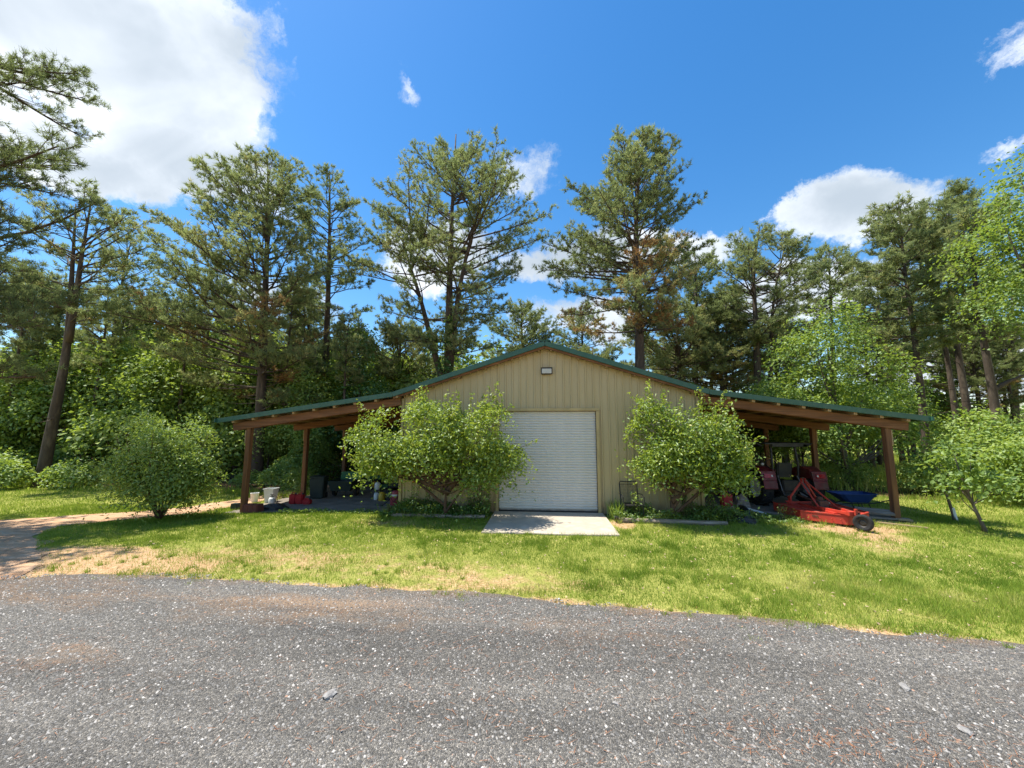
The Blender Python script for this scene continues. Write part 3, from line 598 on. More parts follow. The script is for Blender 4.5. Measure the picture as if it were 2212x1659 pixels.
# ------------------------------------------------------------------ trees and plants
def unit(v): return v / (np.linalg.norm(v, axis=-1, keepdims=True) + 1e-9)
def tufts_mesh(name, P, D, tint, k, L, wd, spread, seed):
    "needle tufts: k thin blades round each twig end"
    r = np.random.RandomState(seed); n = len(P); d = unit(D[:, None] * 0.75 + unit(r.normal(size=(n, k, 3))) * spread)
    o = P[:, None] - d * 0.02 + r.normal(size=(n, k, 3)) * .03; ln = L * r.uniform(.65, 1.15, (n, k, 1)); side = unit(np.cross(d, r.normal(size=(n, k, 3)))) * wd / 2
    V = np.stack([o - side, o + side, o + d * ln], 2).reshape(-1, 3); t = np.repeat(np.clip(tint[:, None] + r.normal(0, .05, (n, k)), 0, 1).ravel(), 3)
    return np_mesh(name, V, np.arange(len(V)).reshape(-1, 3), t)
def leaves_mesh(name, P, N, tint, L, wd, seed, flat=0.5):
    "leaves: bent pointed diamonds, N is the mean facing of each"
    r = np.random.RandomState(seed); n = len(P); nn = unit(N + r.normal(size=(n, 3)) * flat); a = unit(np.cross(nn, r.normal(size=(n, 3)))); b = np.cross(nn, a)
    l = (L * r.uniform(.6, 1.25, n))[:, None]; w_ = (wd * r.uniform(.7, 1.2, n))[:, None]
    p0 = P - a * l * .5; p1 = P + a * l * .5 - nn * l * .18; m1 = P + b * w_ * .5 + nn * w_ * .12; m2 = P - b * w_ * .5 + nn * w_ * .12
    V = np.stack([p0, m1, p1, m2], 1).reshape(-1, 3); i = np.arange(n)[:, None] * 4
    F = np.concatenate([i + np.array([[0, 1, 2]]), i + np.array([[0, 2, 3]])], 1).reshape(-1, 3)
    return np_mesh(name, V, F, np.repeat(np.clip(tint, 0, 1), 4))
def stem_pt(stem, t):
    i = min(int(t * (len(stem) - 1)), len(stem) - 2); u = t * (len(stem) - 1) - i; return stem[i] * (1 - u) + stem[i + 1] * u
def smooth_poly(pts, n=14):
    pts = np.array(pts, float); t = np.concatenate([[0], np.cumsum(np.linalg.norm(np.diff(pts, axis=0), axis=1))]); u = np.linspace(0, t[-1], n)
    q = np.stack([np.interp(u, t, pts[:, i]) for i in range(3)], -1)
    for _ in range(2): q[1:-1] = (q[:-2] + 2 * q[1:-1] + q[2:]) / 4
    return q
def pine(label, stems, prof, r0, seed, nb=70, dens=1.0, dead=None, bare=6, needle=.25, wd=.036, k=11, tint0=.42, group=None, branches=None, name='pine_tree', right=None, droop=0.0, tl=.36, step=.17, gap=.0, ztrim=.5):
    """stems: polylines in metres; prof: rows (z, reach left, reach right) as seen from the yard"""
    r = random.Random(seed); nr = np.random.RandomState(seed); base = Vector(stems[0][0]); t = thing(name, label, 'tree', base, group=group)
    b0 = np.array(base); W = MB(); TP, TD, TT = [], [], []
    if right is None:
        v = b0[:2] / np.linalg.norm(b0[:2]); right = np.array([v[1], -v[0]])
    ph = np.arctan2(right[1], right[0]); sts = []
    for si, s in enumerate(stems):
        q = smooth_poly(s) - b0; n = len(q); ra = r0 * (1.0 if si == 0 else .62)
        rad = [ra * (1 - .9 * (i / (n - 1)) ** 1.15) * (1.25 if i == 0 and si == 0 else 1) for i in range(n)]
        W.tube(q, rad, 9); sts.append((q, ra))
    prof = prof or [(1, 1, 1), (0, 1, 1)]
    zs = [p[0] for p in prof]; zl, zr = [p[1] for p in prof], [p[2] for p in prof]
    def limb(p, az, el, L, rad, tin, sub=True, up=.35):
        npt = 6; pts = [p.copy()]; e = el; a = az
        for i in range(npt - 1):
            e += up / npt + r.uniform(-.1, .1); a += r.uniform(-.16, .16)
            pts.append(pts[-1] + np.array([math.cos(a) * math.cos(e), math.sin(a) * math.cos(e), math.sin(e)]) * L / (npt - 1))
        W.tube(pts, [rad * (1 - .8 * i / (npt - 1)) for i in range(npt)], 5 if rad > .03 else 4, cap=False)
        if not sub: return pts
        pp = np.array(pts); dirn = unit(pp[-1] - pp[0]); a0 = math.atan2(dirn[1], dirn[0])
        def twigs(qq, lo, n_, ln_, ti):
            for j in range(n_):
                u = lo + (1 - lo) * (j + r.random()) / n_; c = stem_pt(qq, min(u, .999)); dq = unit(qq[-1] - qq[0]); sdv = unit(dq * r.uniform(.3, 1.0) + nr.normal(size=3) * np.array([.55, .55, .4]) + np.array([0, 0, .28 - droop])); sl_ = ln_ * r.uniform(.6, 1.3)
                W.tube([c, c + sdv * sl_], [.011, .005], 3, cap=False)
                for f in ((1.0, .55) if sl_ > .22 else (1.0,)):
                    if r.random() < gap: continue
                    TP.append(c + sdv * sl_ * f + nr.normal(size=3) * .04); TD.append(unit(sdv + np.array([0, 0, .5]) + nr.normal(size=3) * .25)); TT.append(ti + r.uniform(-.16, .16))
        ns_ = max(4, int((2.4 + 1.75 * L) * dens))
        for j in range(ns_):
            u = tl + (1 - tl) * (j + r.random()) / ns_; c = stem_pt(pp, min(u, .999)); sg = 1 if (j % 2) else -1; sa = a0 + sg * r.uniform(.3, 1.0); se = r.uniform(-.1, .6) - droop; l2 = (.35 + .30 * L * (1.08 - u)) * r.uniform(.7, 1.25)
            q2 = [c]; 
            for i_ in range(3): q2.append(q2[-1] + np.array([math.cos(sa) * math.cos(se), math.sin(sa) * math.cos(se), math.sin(se)]) * l2 / 3); se += r.uniform(.0, .3); sa += r.uniform(-.25, .25)
            W.tube(q2, [.006 + .012 * l2, .006 + .008 * l2, .008, .005], 3, cap=False); q2 = np.array(q2)
            twigs(q2, .25, max(3, int(l2 / step * .62)), .26, tin + r.uniform(-.08, .08)); TP.append(q2[-1]); TD.append(unit(q2[-1] - q2[-2])); TT.append(tin)
        twigs(pp, .6, max(3, int(L * 1.6)), .26, tin)
        TP.append(pp[-1]); TD.append(unit(pp[-1] - pp[-2])); TT.append(tin)
        return pts
    def tin_at(z):
        if dead and dead[0] < z < dead[1] and r.random() < dead[2]: return r.uniform(.66, .95)
        return tint0 + r.uniform(-.15, .15)
    if branches:
        for (z, a, L) in branches:
            q, ra = sts[0]; i = int(np.argmin(np.abs(q[:, 2] - (z - b0[2])))); limb(q[i].copy(), a, r.uniform(-.1, .2), L, .02 + .014 * L, tint0 + r.uniform(-.1, .1))
    else:
        z0, z1 = min(zs), max(zs) - ztrim
        nb = int(nb * 1.2)
        for i in range(nb):
            f = (i + r.random()) / nb; z = z0 + (z1 - z0) * f ** .92
            cand = [s for s in sts if s[0][0][2] + b0[2] < z - .4 < s[0][-1][2] + b0[2] + .6] or [sts[0]]; q, ra = r.choice(cand)
            az = r.uniform(0, 2 * math.pi); cz = (1 + math.cos(az - ph)) / 2
            zi = z; pl = np.interp(zi, zs[::-1] if zs[0] > zs[-1] else zs, zl[::-1] if zs[0] > zs[-1] else zl); pr = np.interp(zi, zs[::-1] if zs[0] > zs[-1] else zs, zr[::-1] if zs[0] > zs[-1] else zr)
            sp = stem_pt(q, .5); cxr = None
            top = f ** 1.6; el = -.04 + .8 * top + r.uniform(-.15, .18)
            tx = (-pl) * (1 - cz) + pr * cz
            L0 = abs(tx) if abs(math.cos(az - ph)) > .5 else (pl + pr) / 2
            L = max(.35, L0 * r.uniform(.74, 1.18)) / max(.78, math.cos(el + .1))
            L = min(L, max(.5, (z1 + .25 - z) / .55 + .5)) if f > .75 else L
            zr_ = z - b0[2] - L * math.sin(el + .12) * .8
            ti = int(np.argmin(np.abs(q[:, 2] - zr_))); p = q[ti].copy(); p[2] = min(max(zr_, q[0][2]), q[-1][2]); 
            # stems away from the axis: shorten so the reach stays as measured
            off = float((p[:2] - stem_pt(sts[0][0], .8)[:2]) @ right) if q is not sts[0][0] else 0.0
            L = max(.4, L - max(0.0, off * math.cos(az - ph)) * .8)
            limb(p, az, el, L, .010 + .0095 * L + ra * .03, tin_at(z))
        for i in range(bare):         # dead snags below the crown
            z = r.uniform(.35, .95) * (z0 - b0[2]); q = sts[0][0]; ti = int(np.argmin(np.abs(q[:, 2] - z))); limb(q[ti].copy(), r.uniform(0, 6.28), r.uniform(-.3, .2), r.uniform(.5, 2.0), .025, 0, sub=False)
    W.build('trunk', M['bark'], t, smooth=True, bevel=-1)
    link('crown', tufts_mesh('crown', np.array(TP), np.array(TD), np.array(TT), k, needle, wd, .85, seed), M['needle'], t)
    return t
def px_prof(rows, Y, trunk):
    out = []
    for (y, xl, xr) in rows:
        tx = np.interp(y, [p[1] for p in trunk][::-1], [p[0] for p in trunk][::-1]); c = at(tx, y, Y); a = at(xl, y, Y); b = at(xr, y, Y)
        out.append((c[2], np.linalg.norm(c - a) * (1 if xl < tx else -1), np.linalg.norm(c - b) * (1 if xr > tx else -1)))
    return out
def px_stem(pts, Y, dy=0.0, ground=True):
    q = [at(x, y, Y) for x, y in pts]
    if ground: q[0] = np.array([q[0][0], Y, gz(q[0][0], Y) - .15])
    return [p + np.array([0, dy * i / len(q), 0]) for i, p in enumerate(q)]
def pine_px(label, Y, trunk, rows, r0, seed, extra=(), **kw):
    st = [px_stem(trunk, Y)] + [px_stem(e, Y, dy, False) for e, dy in extra]
    return pine(label, st, px_prof(rows, Y, trunk), r0, seed, **kw)
PG = 'pines standing behind the workshop'
pine_px('tall straight pine with long layered boughs behind the open left lean-to corner post', 20, [(552, 1050), (565, 850), (572, 650), (580, 470), (578, 338)], [(338, 560, 590), (380, 515, 645), (430, 462, 660), (500, 452, 670), (560, 395, 690), (620, 352, 695), (700, 345, 690), (780, 385, 680), (880, 440, 660)], .30, 101, nb=105, dens=1.15, dead=(4, 8.5, .3), group=PG)
pine_px('narrow pine with a fork low on its trunk, right of the tall layered pine', 24, [(700, 1045), (703, 850), (706, 700), (712, 560), (712, 368)], [(368, 695, 730), (400, 652, 770), (480, 645, 785), (560, 650, 800), (640, 655, 790), (720, 640, 790), (810, 650, 800)], .30, 102, extra=[([(700, 860), (683, 760), (672, 690), (655, 640)], -1)], nb=70, group=PG)
pine_px('broadest many-stemmed pine with vines on its trunks left of the gable peak', 23, [(965, 1040), (968, 800), (970, 650), (975, 480), (985, 290)], [(285, 965, 1005), (310, 925, 1045), (360, 875, 1075), (420, 850, 1115), (480, 800, 1150), (540, 790, 1168), (600, 790, 1120), (650, 835, 1120), (700, 830, 1050), (770, 890, 1060)], .34, 103, extra=[([(960, 840), (925, 720), (900, 630), (868, 540), (845, 455)], 1.5), ([(972, 800), (992, 640), (1020, 530), (1060, 420)], -1.5)], nb=120, dens=1.0, gap=.06, bare=3, group=PG, ztrim=1.2)
pine_px('full pine with browning lower boughs right of the gable peak', 22, [(1385, 1045), (1383, 790), (1380, 650), (1372, 520), (1375, 420), (1390, 298)], [(296, 1370, 1412), (330, 1292, 1440), (400, 1255, 1478), (440, 1222, 1470), (480, 1182, 1500), (540, 1190, 1538), (600, 1190, 1500), (625, 1168, 1480), (680, 1200, 1500), (725, 1225, 1470)], .36, 104, nb=115, dens=1.15, dead=(5.5, 11.2, .75), tint0=.36, bare=5, group=PG)
pine_px('twin-trunked pine over the kink in the right roof slope', 27, [(1640, 1045), (1636, 780), (1630, 650), (1625, 560), (1640, 492)], [(490, 1600, 1690), (520, 1565, 1738), (580, 1545, 1755), (640, 1530, 1750), (700, 1530, 1740), (745, 1560, 1700)], .32, 105, extra=[([(1662, 1000), (1665, 780), (1668, 650), (1690, 560), (1700, 505)], 0)], nb=80, group=PG)
pine_px('smaller pine rising behind the leafy tree over the tractor shed', 30, [(1805, 1040), (1800, 800), (1790, 530)], [(528, 1770, 1815), (560, 1745, 1850), (640, 1740, 1860), (720, 1755, 1840)], .26, 106, nb=50, group=PG)
pine_px('leaning vine-clad pine nearest the end of the right lean-to eave', 21, [(2010, 1070), (1992, 870), (1975, 720), (1955, 600), (1940, 432)], [(430, 1922, 1958), (470, 1880, 1990), (540, 1872, 2010), (600, 1862, 2020), (680, 1872, 2030), (770, 1900, 2040)], .19, 107, nb=70, group=PG)
pine_px('slim bare-trunked pine, second of the four leaning pines on the right', 24, [(2088, 1060), (2062, 880), (2045, 760), (2020, 650), (2000, 560), (1990, 470)], [(470, 1960, 2020), (540, 1940, 2060), (620, 1950, 2070), (700, 1990, 2080)], .17, 108, nb=42, group=PG)
pine_px('tallest of the four leaning pines on the right', 23, [(2112, 1060), (2088, 870), (2065, 740), (2050, 620), (2040, 408)], [(406, 2005, 2075), (450, 1982, 2108), (520, 1972, 2118), (600, 1982, 2110), (690, 2012, 2095)], .2, 109, nb=75, group=PG)
pine_px('stout pine with crooked side limb beside the bright broadleaf at the right edge', 19, [(2168, 1065), (2150, 870), (2125, 740), (2105, 620), (2100, 500), (2110, 435)], [(430, 2085, 2145), (500, 2080, 2180), (620, 2062, 2180), (740, 2085, 2195)], .2, 110, nb=50, extra=[([(2140, 845), (2175, 825), (2225, 805)], 0)], group=PG)
pine_px('leaning pine forked into two bare stems at the left edge of the wood', 17, [(85, 1068), (110, 930), (138, 800), (150, 720), (152, 640), (160, 520), (164, 440)], [(405, 120, 235), (450, 75, 285), (520, 65, 295), (580, 75, 285), (640, 65, 255), (700, 85, 235)], .25, 111, extra=[([(148, 740), (163, 650), (178, 540), (203, 405)], 0)], nb=46, dens=.75, gap=.3, tint0=.5, group=PG, tl=.5)
pine_px('slender pine with sparse top right of the forked leaning pine', 24, [(213, 1045), (228, 860), (250, 700), (268, 580), (285, 512)], [(505, 272, 305), (540, 238, 328), (600, 222, 330), (660, 222, 330), (705, 212, 320)], .24, 112, nb=40, dens=.7, gap=.3, group=PG, tl=.5)
pine_px('thin young pine above the round bush', 26, [(296, 1040), (305, 860), (322, 700), (335, 632)], [(630, 315, 355), (680, 292, 378), (750, 290, 378), (800, 295, 370)], .2, 113, nb=36, dens=.8, group=PG)
pine_px('pine half hidden behind the layered pine on its left side', 28, [(455, 1040), (462, 820), (470, 640), (468, 560)], [(570, 440, 500), (640, 400, 530), (720, 390, 540), (800, 400, 530)], .26, 114, nb=55, group=PG, dead=(4, 9, .3))
pine_px('pine between the layered pine and the vine thicket', 29, [(670, 1040), (672, 820), (668, 700), (665, 600)], [(600, 640, 690), (660, 610, 720), (740, 600, 740), (800, 610, 720)], .26, 115, nb=48, group=PG)
pine_px('low wide pine filling behind the left roof slope', 27, [(860, 1040), (862, 820), (866, 690)], [(690, 840, 890), (730, 770, 940), (790, 740, 960), (840, 760, 930)], .26, 116, nb=55, group=PG, tint0=.52)
pine_px('short pine just left of the gable peak', 30, [(1135, 1040), (1130, 800), (1125, 650)], [(648, 1105, 1150), (690, 1060, 1190), (740, 1040, 1200), (800, 1060, 1190)], .26, 117, nb=50, group=PG)
pine_px('thin pine just right of the gable peak', 33, [(1262, 1040), (1260, 800), (1255, 660)], [(655, 1235, 1280), (700, 1200, 1310), (760, 1190, 1320)], .24, 118, nb=34, group=PG, dead=(5, 12, .3), gap=.15)
pine_px('dark pine behind the right shoulder of the browning pine', 29, [(1500, 1040), (1502, 800), (1505, 640), (1500, 540)], [(540, 1470, 1530), (580, 1440, 1560), (660, 1430, 1570), (740, 1440, 1560), (800, 1460, 1540)], .28, 119, nb=62, group=PG, tint0=.32)
pine_px('slim pine left of the twin-trunked pine', 32, [(1565, 1040), (1568, 800), (1570, 620)], [(615, 1545, 1600), (670, 1520, 1620), (740, 1515, 1620)], .22, 120, nb=36, group=PG)
pine_px('pine behind the forked leaning pine, partly hidden', 22, [(108, 1045), (120, 780), (128, 680), (130, 600)], [(590, 100, 160), (650, 60, 190), (720, 50, 190), (780, 60, 180)], .25, 121, nb=40, group=PG)
pine_px('far pine at the right edge behind the leaning pines', 30, [(2200, 1040), (2190, 800), (2185, 560)], [(555, 2150, 2215), (620, 2140, 2230), (720, 2140, 2230), (800, 2150, 2230)], .26, 122, nb=44, group=PG)
pine_px('far pine seen between the four leaning pines and leafy tree', 32, [(1905, 1040), (1902, 800), (1895, 590)], [(585, 1870, 1920), (640, 1840, 1940), (720, 1840, 1950)], .25, 123, nb=44, group=PG)
# the pine standing just out of view on the left, its boughs hanging into the picture
U = np.array([-18.0, 8.6, gz(-18.0, 8.6) - .1])
br = []
rr = random.Random(9)
for (z, a, L) in ((11.6, -.28, 3.0), (12.3, .1, 2.6), (10.2, -.10, 4.6), (10.6, -.35, 4.0), (9.9, .25, 3.6), (8.1, -.06, 5.3), (8.4, -.3, 4.4), (7.8, .2, 4.6), (7.4, -.15, 4.2), (6.2, .3, 3.6), (4.3, -.1, 4.4), (4.6, .25, 4.0), (4.9, -.35, 3.6), (5.3, .05, 3.8), (3.9, .1, 3.8), (4.1, -.3, 3.2), (5.6, .5, 3.2), (6.6, -.1, 3.0)): br.append((z, a, L + (.0 if z > 7 else .3)))
for i in range(14): br.append((rr.uniform(4.5, 15.5), rr.uniform(.7, 5.6), rr.uniform(2, 4)))
pine('dark pine at the far left whose boughs hang into the picture', [[U, U + np.array([.1, 0, 6]), U + np.array([0, .2, 12]), U + np.array([.1, 0, 16.5])]], None, .32, 130, branches=br, needle=.2, wd=.016, k=20, dens=1.7, tint0=.12, tl=.2, group=PG)

# ---- broadleaf trees
def broadleaf(name, label, base, H, lobes, nclump, per, L, wd, mat, seed, r0=.1, bark='bark2', tlo=.2, thi=.9, cat='tree', group=None, stems=None, limbs=14, disc=.55, flat=.55, fill=.45, sprigs=0, crown='crown', gaps=None, shoots=0, shoot_len=1.0):
    """lobes: ellipsoids (x, y, z, rx, ry, rz) relative to the base that make up the crown"""
    r = np.random.RandomState(seed); t = thing(name, label, cat, base, group=group); W = MB()
    stems = stems or [[(0, 0, -.1), (r.normal(0, .05) * H / 4, r.normal(0, .05) * H / 4, H * .35), (r.normal(0, .08) * H / 4, 0, H * .8)]]
    sq = []
    for s in stems:
        q = smooth_poly(s, 9); n = len(q); rr_ = r0 * (1 if len(stems) == 1 else .8); W.tube(q, [rr_ * (1 - .85 * (i / (n - 1))) * (1.3 if i == 0 else 1) for i in range(n)], 7); sq.append(q)
    vol = np.array([a[3] * a[4] * a[5] for a in lobes]) ** .75; which = r.choice(len(lobes), nclump, p=vol / vol.sum()); lb = np.array(lobes, float)[which]
    dv = unit(r.normal(size=(nclump, 3))); rad = fill + (1 - fill) * r.rand(nclump, 1) ** .6; rad *= r.uniform(.82, 1.1, (nclump, 1))
    C = lb[:, :3] + dv * rad * lb[:, 3:]
    if gaps:
        keep = (vnoise(C[:, 0] * 1.0 + C[:, 1] * .6, C[:, 2] + C[:, 1] * .5, gaps[0]) > gaps[1]); C, dv, lb = C[keep], dv[keep], lb[keep]; nclump = len(C)
    nrm = unit(dv * np.array([.7, .7, .5]) + np.array([0, 0, .75])); P, Nn, Tt = [], [], []
    ctint = r.uniform(tlo, thi, nclump)
    a = unit(np.cross(nrm, r.normal(size=(nclump, 3)))); b = np.cross(nrm, a)
    u = r.normal(size=(nclump, per, 3)) * np.array([1, .75, .22]) * disc * .5
    P = (C[:, None] + a[:, None] * u[..., :1] + b[:, None] * u[..., 1:2] + nrm[:, None] * u[..., 2:]); P[..., 2] -= (u[..., 0] ** 2 + u[..., 1] ** 2) * .35 / max(disc, .2)
    Nn = np.repeat(nrm[:, None], per, 1); Tt = ctint[:, None] + r.normal(0, .12, (nclump, per))
    P, Nn, Tt = P.reshape(-1, 3), Nn.reshape(-1, 3), Tt.ravel()
    for i in range(limbs):
        c = C[r.randint(nclump)] * np.array([.9, .9, .95]); q = sq[r.randint(len(sq))]; s = q[min(len(q) - 2, int(np.clip((c[2] * .62 / max(H * .8, .1)) * 8, 1, 7)))]
        mid = s * .45 + c * .55 + np.array([0, 0, -.06 * H * r.rand()]); W.tube([s, mid, c], [r0 * .38, r0 * .22, r0 * .07], 5, cap=False)
    if sprigs:
        tops = C[np.argsort(-C[:, 2] + r.normal(0, .25, nclump))[:sprigs * 2]][::2]
        for c in tops:
            d = unit(np.array([r.normal(0, .28), r.normal(0, .2), 1.0])); ln = r.uniform(.35, .75); W.tube([c, c + d * ln], [.007, .003], 3, cap=False)
            m = int(ln / .035); uu = np.linspace(.15, 1, m)[:, None]; pts = c + d * ln * uu + r.normal(0, .028, (m, 3)); P = np.concatenate([P, pts]); Nn = np.concatenate([Nn, unit(np.array([[0, 0, .6]]) + r.normal(size=(m, 3)) * .6)]); Tt = np.concatenate([Tt, r.uniform(.45, .92, m)])
    if shoots:
        for j in range(shoots):
            c = C[r.randint(nclump)]; cen = lb[:, :3].mean(0); d = unit(unit((c - cen) * np.array([1, 1, .6])) * r.uniform(.3, 1) + np.array([r.normal(0, .25), r.normal(0, .25), r.uniform(.1, .9)])); ln = r.uniform(.3, .8) * shoot_len
            W.tube([c, c + d * ln], [.006, .003], 3, cap=False); m = int(ln / (.3 * L)); uu = np.linspace(.0, 1, m)[:, None]; pts = c + d * ln * uu + r.normal(0, .35 * L, (m, 3)); P = np.concatenate([P, pts]); Nn = np.concatenate([Nn, unit(np.array([[0, 0, .6]]) + r.normal(size=(m, 3)) * .6)]); Tt = np.concatenate([Tt, np.clip(r.uniform(.2, .75) + r.normal(0, .12, m) , 0, 1)])
    W.build('trunk', M[bark], t, smooth=True, bevel=-1)
    link(crown, leaves_mesh(crown, P, Nn, Tt, L, wd, seed + 1, flat), M[mat], t)
    return t
def clone(src, label, loc, rz, sc, group=None):
    c = copy_tree(src); c.location = loc; c.rotation_euler.z = rz; c.scale = (sc[0], sc[0], sc[1]); setp(c, label, None, group); return c

# plum trees by the door
TL = (-2.95, 11.35, gz(-2.9, 11.3))
broadleaf('plum_tree', 'leafy low-branched plum tree left of the white door', TL, 3.6, [(-1.5, -.4, 2.25, 1.1, .9, .95), (-.3, -.45, 2.6, 1.25, .95, .9), (1.05, -.45, 2.5, 1.05, .9, .95), (1.55, -.45, 1.9, .8, .7, .8), (-1.9, -.4, 1.75, .7, .7, .65), (.9, -.5, 1.35, 1.0, .6, .35), (-.4, -.5, 1.85, 1.4, .8, .55)], 1150, 28, .108, .054, 'leaf_plum', 201, r0=.11, bark='bark3', tlo=.2, thi=.75, stems=[[(0, 0, -.1), (.02, -.02, .4), (.04, -.03, .78)], [(.03, -.03, .7), (-.25, -.1, 1.1), (-.7, -.1, 1.7), (-1.0, -.1, 2.5)], [(.03, -.03, .7), (.35, -.15, 1.05), (.9, -.2, 1.6), (1.2, -.1, 2.4)], [(.03, 0, .7), (.1, -.1, 1.5), (.1, -.1, 2.8)], [(0, 0, .75), (-.6, -.15, 1.0), (-1.3, -.2, 1.15)]], limbs=26, disc=.5, fill=.35, sprigs=34, flat=.9, gaps=(1.5, .36), shoots=170, shoot_len=.8)
broadleaf('plum_tree', 'narrower plum tree right of the white door, reaching the right lean-to', (3.55, 11.45, gz(3.5, 11.4)), 3.7, [(-.45, -.4, 2.5, .8, .8, .95), (.45, -.45, 2.5, .95, .85, .85), (1.15, -.45, 2.3, .75, .75, .75), (.45, -.5, 1.7, 1.1, .8, .6), (-.35, -.45, 1.75, .7, .7, .55), (1.15, -.45, 1.5, .65, .6, .45), (-1.1, -.3, 1.6, .3, .25, .14)], 920, 28, .105, .052, 'leaf_plum', 203, r0=.10, bark='bark3', tlo=.1, thi=.75, stems=[[(0, 0, -.1), (-.08, -.02, .5), (-.12, -.03, .95)], [(-.1, 0, .9), (-.3, -.1, 1.5), (-.45, -.1, 2.6)], [(-.1, 0, .8), (.2, -.1, 1.3), (.6, -.1, 2.2), (.9, -.1, 2.9)], [(-.05, 0, .55), (.5, -.15, .95), (1.1, -.2, 1.3)]], limbs=22, disc=.48, fill=.35, sprigs=28, flat=.9, gaps=(1.6, .36), shoots=140, shoot_len=.75)
# round multi-stemmed bush on the left lawn
bs = [[(0, 0, -.05), (.12 * math.cos(a), .12 * math.sin(a), .25), (.75 * math.cos(a), .7 * math.sin(a), 1.4), (1.15 * math.cos(a + .2), 1.1 * math.sin(a + .2), 2.5)] for a in np.linspace(0, 6.28, 11)[:-1]]
broadleaf('round_bush', 'large round many-stemmed bush on the left lawn beside the dirt track', (-11.3, 10.75, gz(-11.3, 10.75)), 3.3, [(-.05, 0, 2.3, 1.2, 1.15, .9), (-.75, 0, 1.5, .75, .8, .7), (.75, 0, 1.6, .75, .8, .75), (0, 0, 1.2, 1.15, 1.1, .75)], 1050, 32, .11, .042, 'leaf_bush', 205, r0=.035, bark='bark3', cat='bush', stems=bs, limbs=30, disc=.55, fill=.35, tlo=.35, thi=1.0, flat=.9, gaps=(1.6, .30), shoots=200, shoot_len=.7)
# bright tree over the tractor shed, broadleaf at right edge, vine thicket
b1_ = np.array([13.6, 19.0, gz(13.6, 19)])
broadleaf('sweetgum_tree', 'bright green leafy tree rising behind the right lean-to', b1_, 9.2, [(0, 0, 7.6, 1.5, 1.5, 1.5), (-.6, 0, 6.2, 2.4, 2, 1.3), (.9, 0, 5.4, 2.4, 2, 1.1), (-1.6, -.3, 4.6, 1.9, 1.8, 1.0), (.4, 0, 4.0, 2.9, 2.2, .9), (-1.2, 0, 3.0, 2.4, 2, .8), (1.6, 0, 3.2, 1.6, 1.6, .7)], 780, 28, .155, .10, 'leaf_wood', 207, r0=.17, disc=1.0, limbs=22, tlo=.05, thi=.75, gaps=(.9, .34))
broadleaf('maple_tree', 'tall bright broadleaf tree cut off by the right edge', (18.9, 15.2, gz(18.9, 15.2)), 13.5, [(0, 0, 11.4, 1.9, 1.9, 2.0), (-1.3, 0, 9.2, 2.1, 1.9, 1.3), (.8, 0, 8.6, 2.4, 2.2, 1.8), (-.9, 0, 7.3, 2.1, 1.8, 1.0), (1.5, 0, 6.2, 2.0, 2, 1.0)], 700, 30, .14, .09, 'leaf_wood', 209, r0=.22, disc=.95, limbs=18, tlo=.0, thi=.6, gaps=(.9, .34))
broadleaf('vine_thicket', 'dark green vine-smothered tree behind the left roof', at(765, 1000, 22) * np.array([1, 1, 0]) + np.array([0, 0, -.3]), 9.5, [(0, 0, 8.2, 1.0, 1.0, 1.3), (-.4, 0, 6.6, 1.4, 1.2, 1.3), (.3, 0, 5.0, 1.9, 1.4, 1.2), (-.8, -.4, 3.4, 2.4, 1.6, 1.4), (.9, -.2, 2.6, 2.0, 1.5, 1.5), (0, 0, 1.4, 2.6, 1.5, 1.2)], 430, 30, .17, .13, 'leaf_dark', 211, r0=.12, disc=.8, limbs=10)
broadleaf('vine_column', 'dark vines climbing the trunks of the broadest pine', at(960, 900, 22.7) * np.array([1, 1, 0]) + np.array([0, 0, -.3]), 9, [(.1, 0, 4.5, .5, .5, 2.3), (0, 0, 7.2, .38, .4, 1.7), (-.9, 0, 8.3, .35, .4, .8), (.2, 0, 8.6, .3, .3, 1.2)], 130, 24, .15, .11, 'leaf_dark', 212, r0=.05, disc=.5, limbs=4, cat='vine')
# saplings on the right lawn
broadleaf('sapling', 'leaning sapling with large leaves, foremost on the right lawn', (10.85, 10.9, gz(10.85, 10.9)), 2.4, [(-.45, 0, 1.75, .62, .6, .5), (-.2, 0, 1.35, .7, .6, .35), (-.75, 0, 1.4, .45, .45, .35)], 110, 16, .13, .085, 'leaf_wood', 213, r0=.045, stems=[[(0, 0, -.05), (-.2, 0, .6), (-.36, 0, 1.1), (-.5, 0, 1.9)]], disc=.45, limbs=10, gaps=(2.2, .38), tlo=.1, thi=.7, group='saplings on the right lawn')
sg = broadleaf('sapling', 'sapling with a white trunk guard beside the right lean-to', (11.35, 12.15, gz(11.35, 12.15)), 2.5, [(-.3, 0, 1.9, .75, .65, .6), (-.6, 0, 1.45, .65, .6, .4), (.1, 0, 1.4, .6, .6, .35)], 120, 16, .13, .085, 'leaf_wood', 214, r0=.045, stems=[[(0, 0, -.05), (-.12, 0, .6), (-.25, 0, 1.2), (-.4, 0, 2.0)]], disc=.45, limbs=10, gaps=(2.2, .38), tlo=.1, thi=.7, group='saplings on the right lawn')
MB().tube([(0, 0, 0), (-.05, 0, .36)], [.055, .05], 10).build('trunk_guard', M['white_pl'], sg)
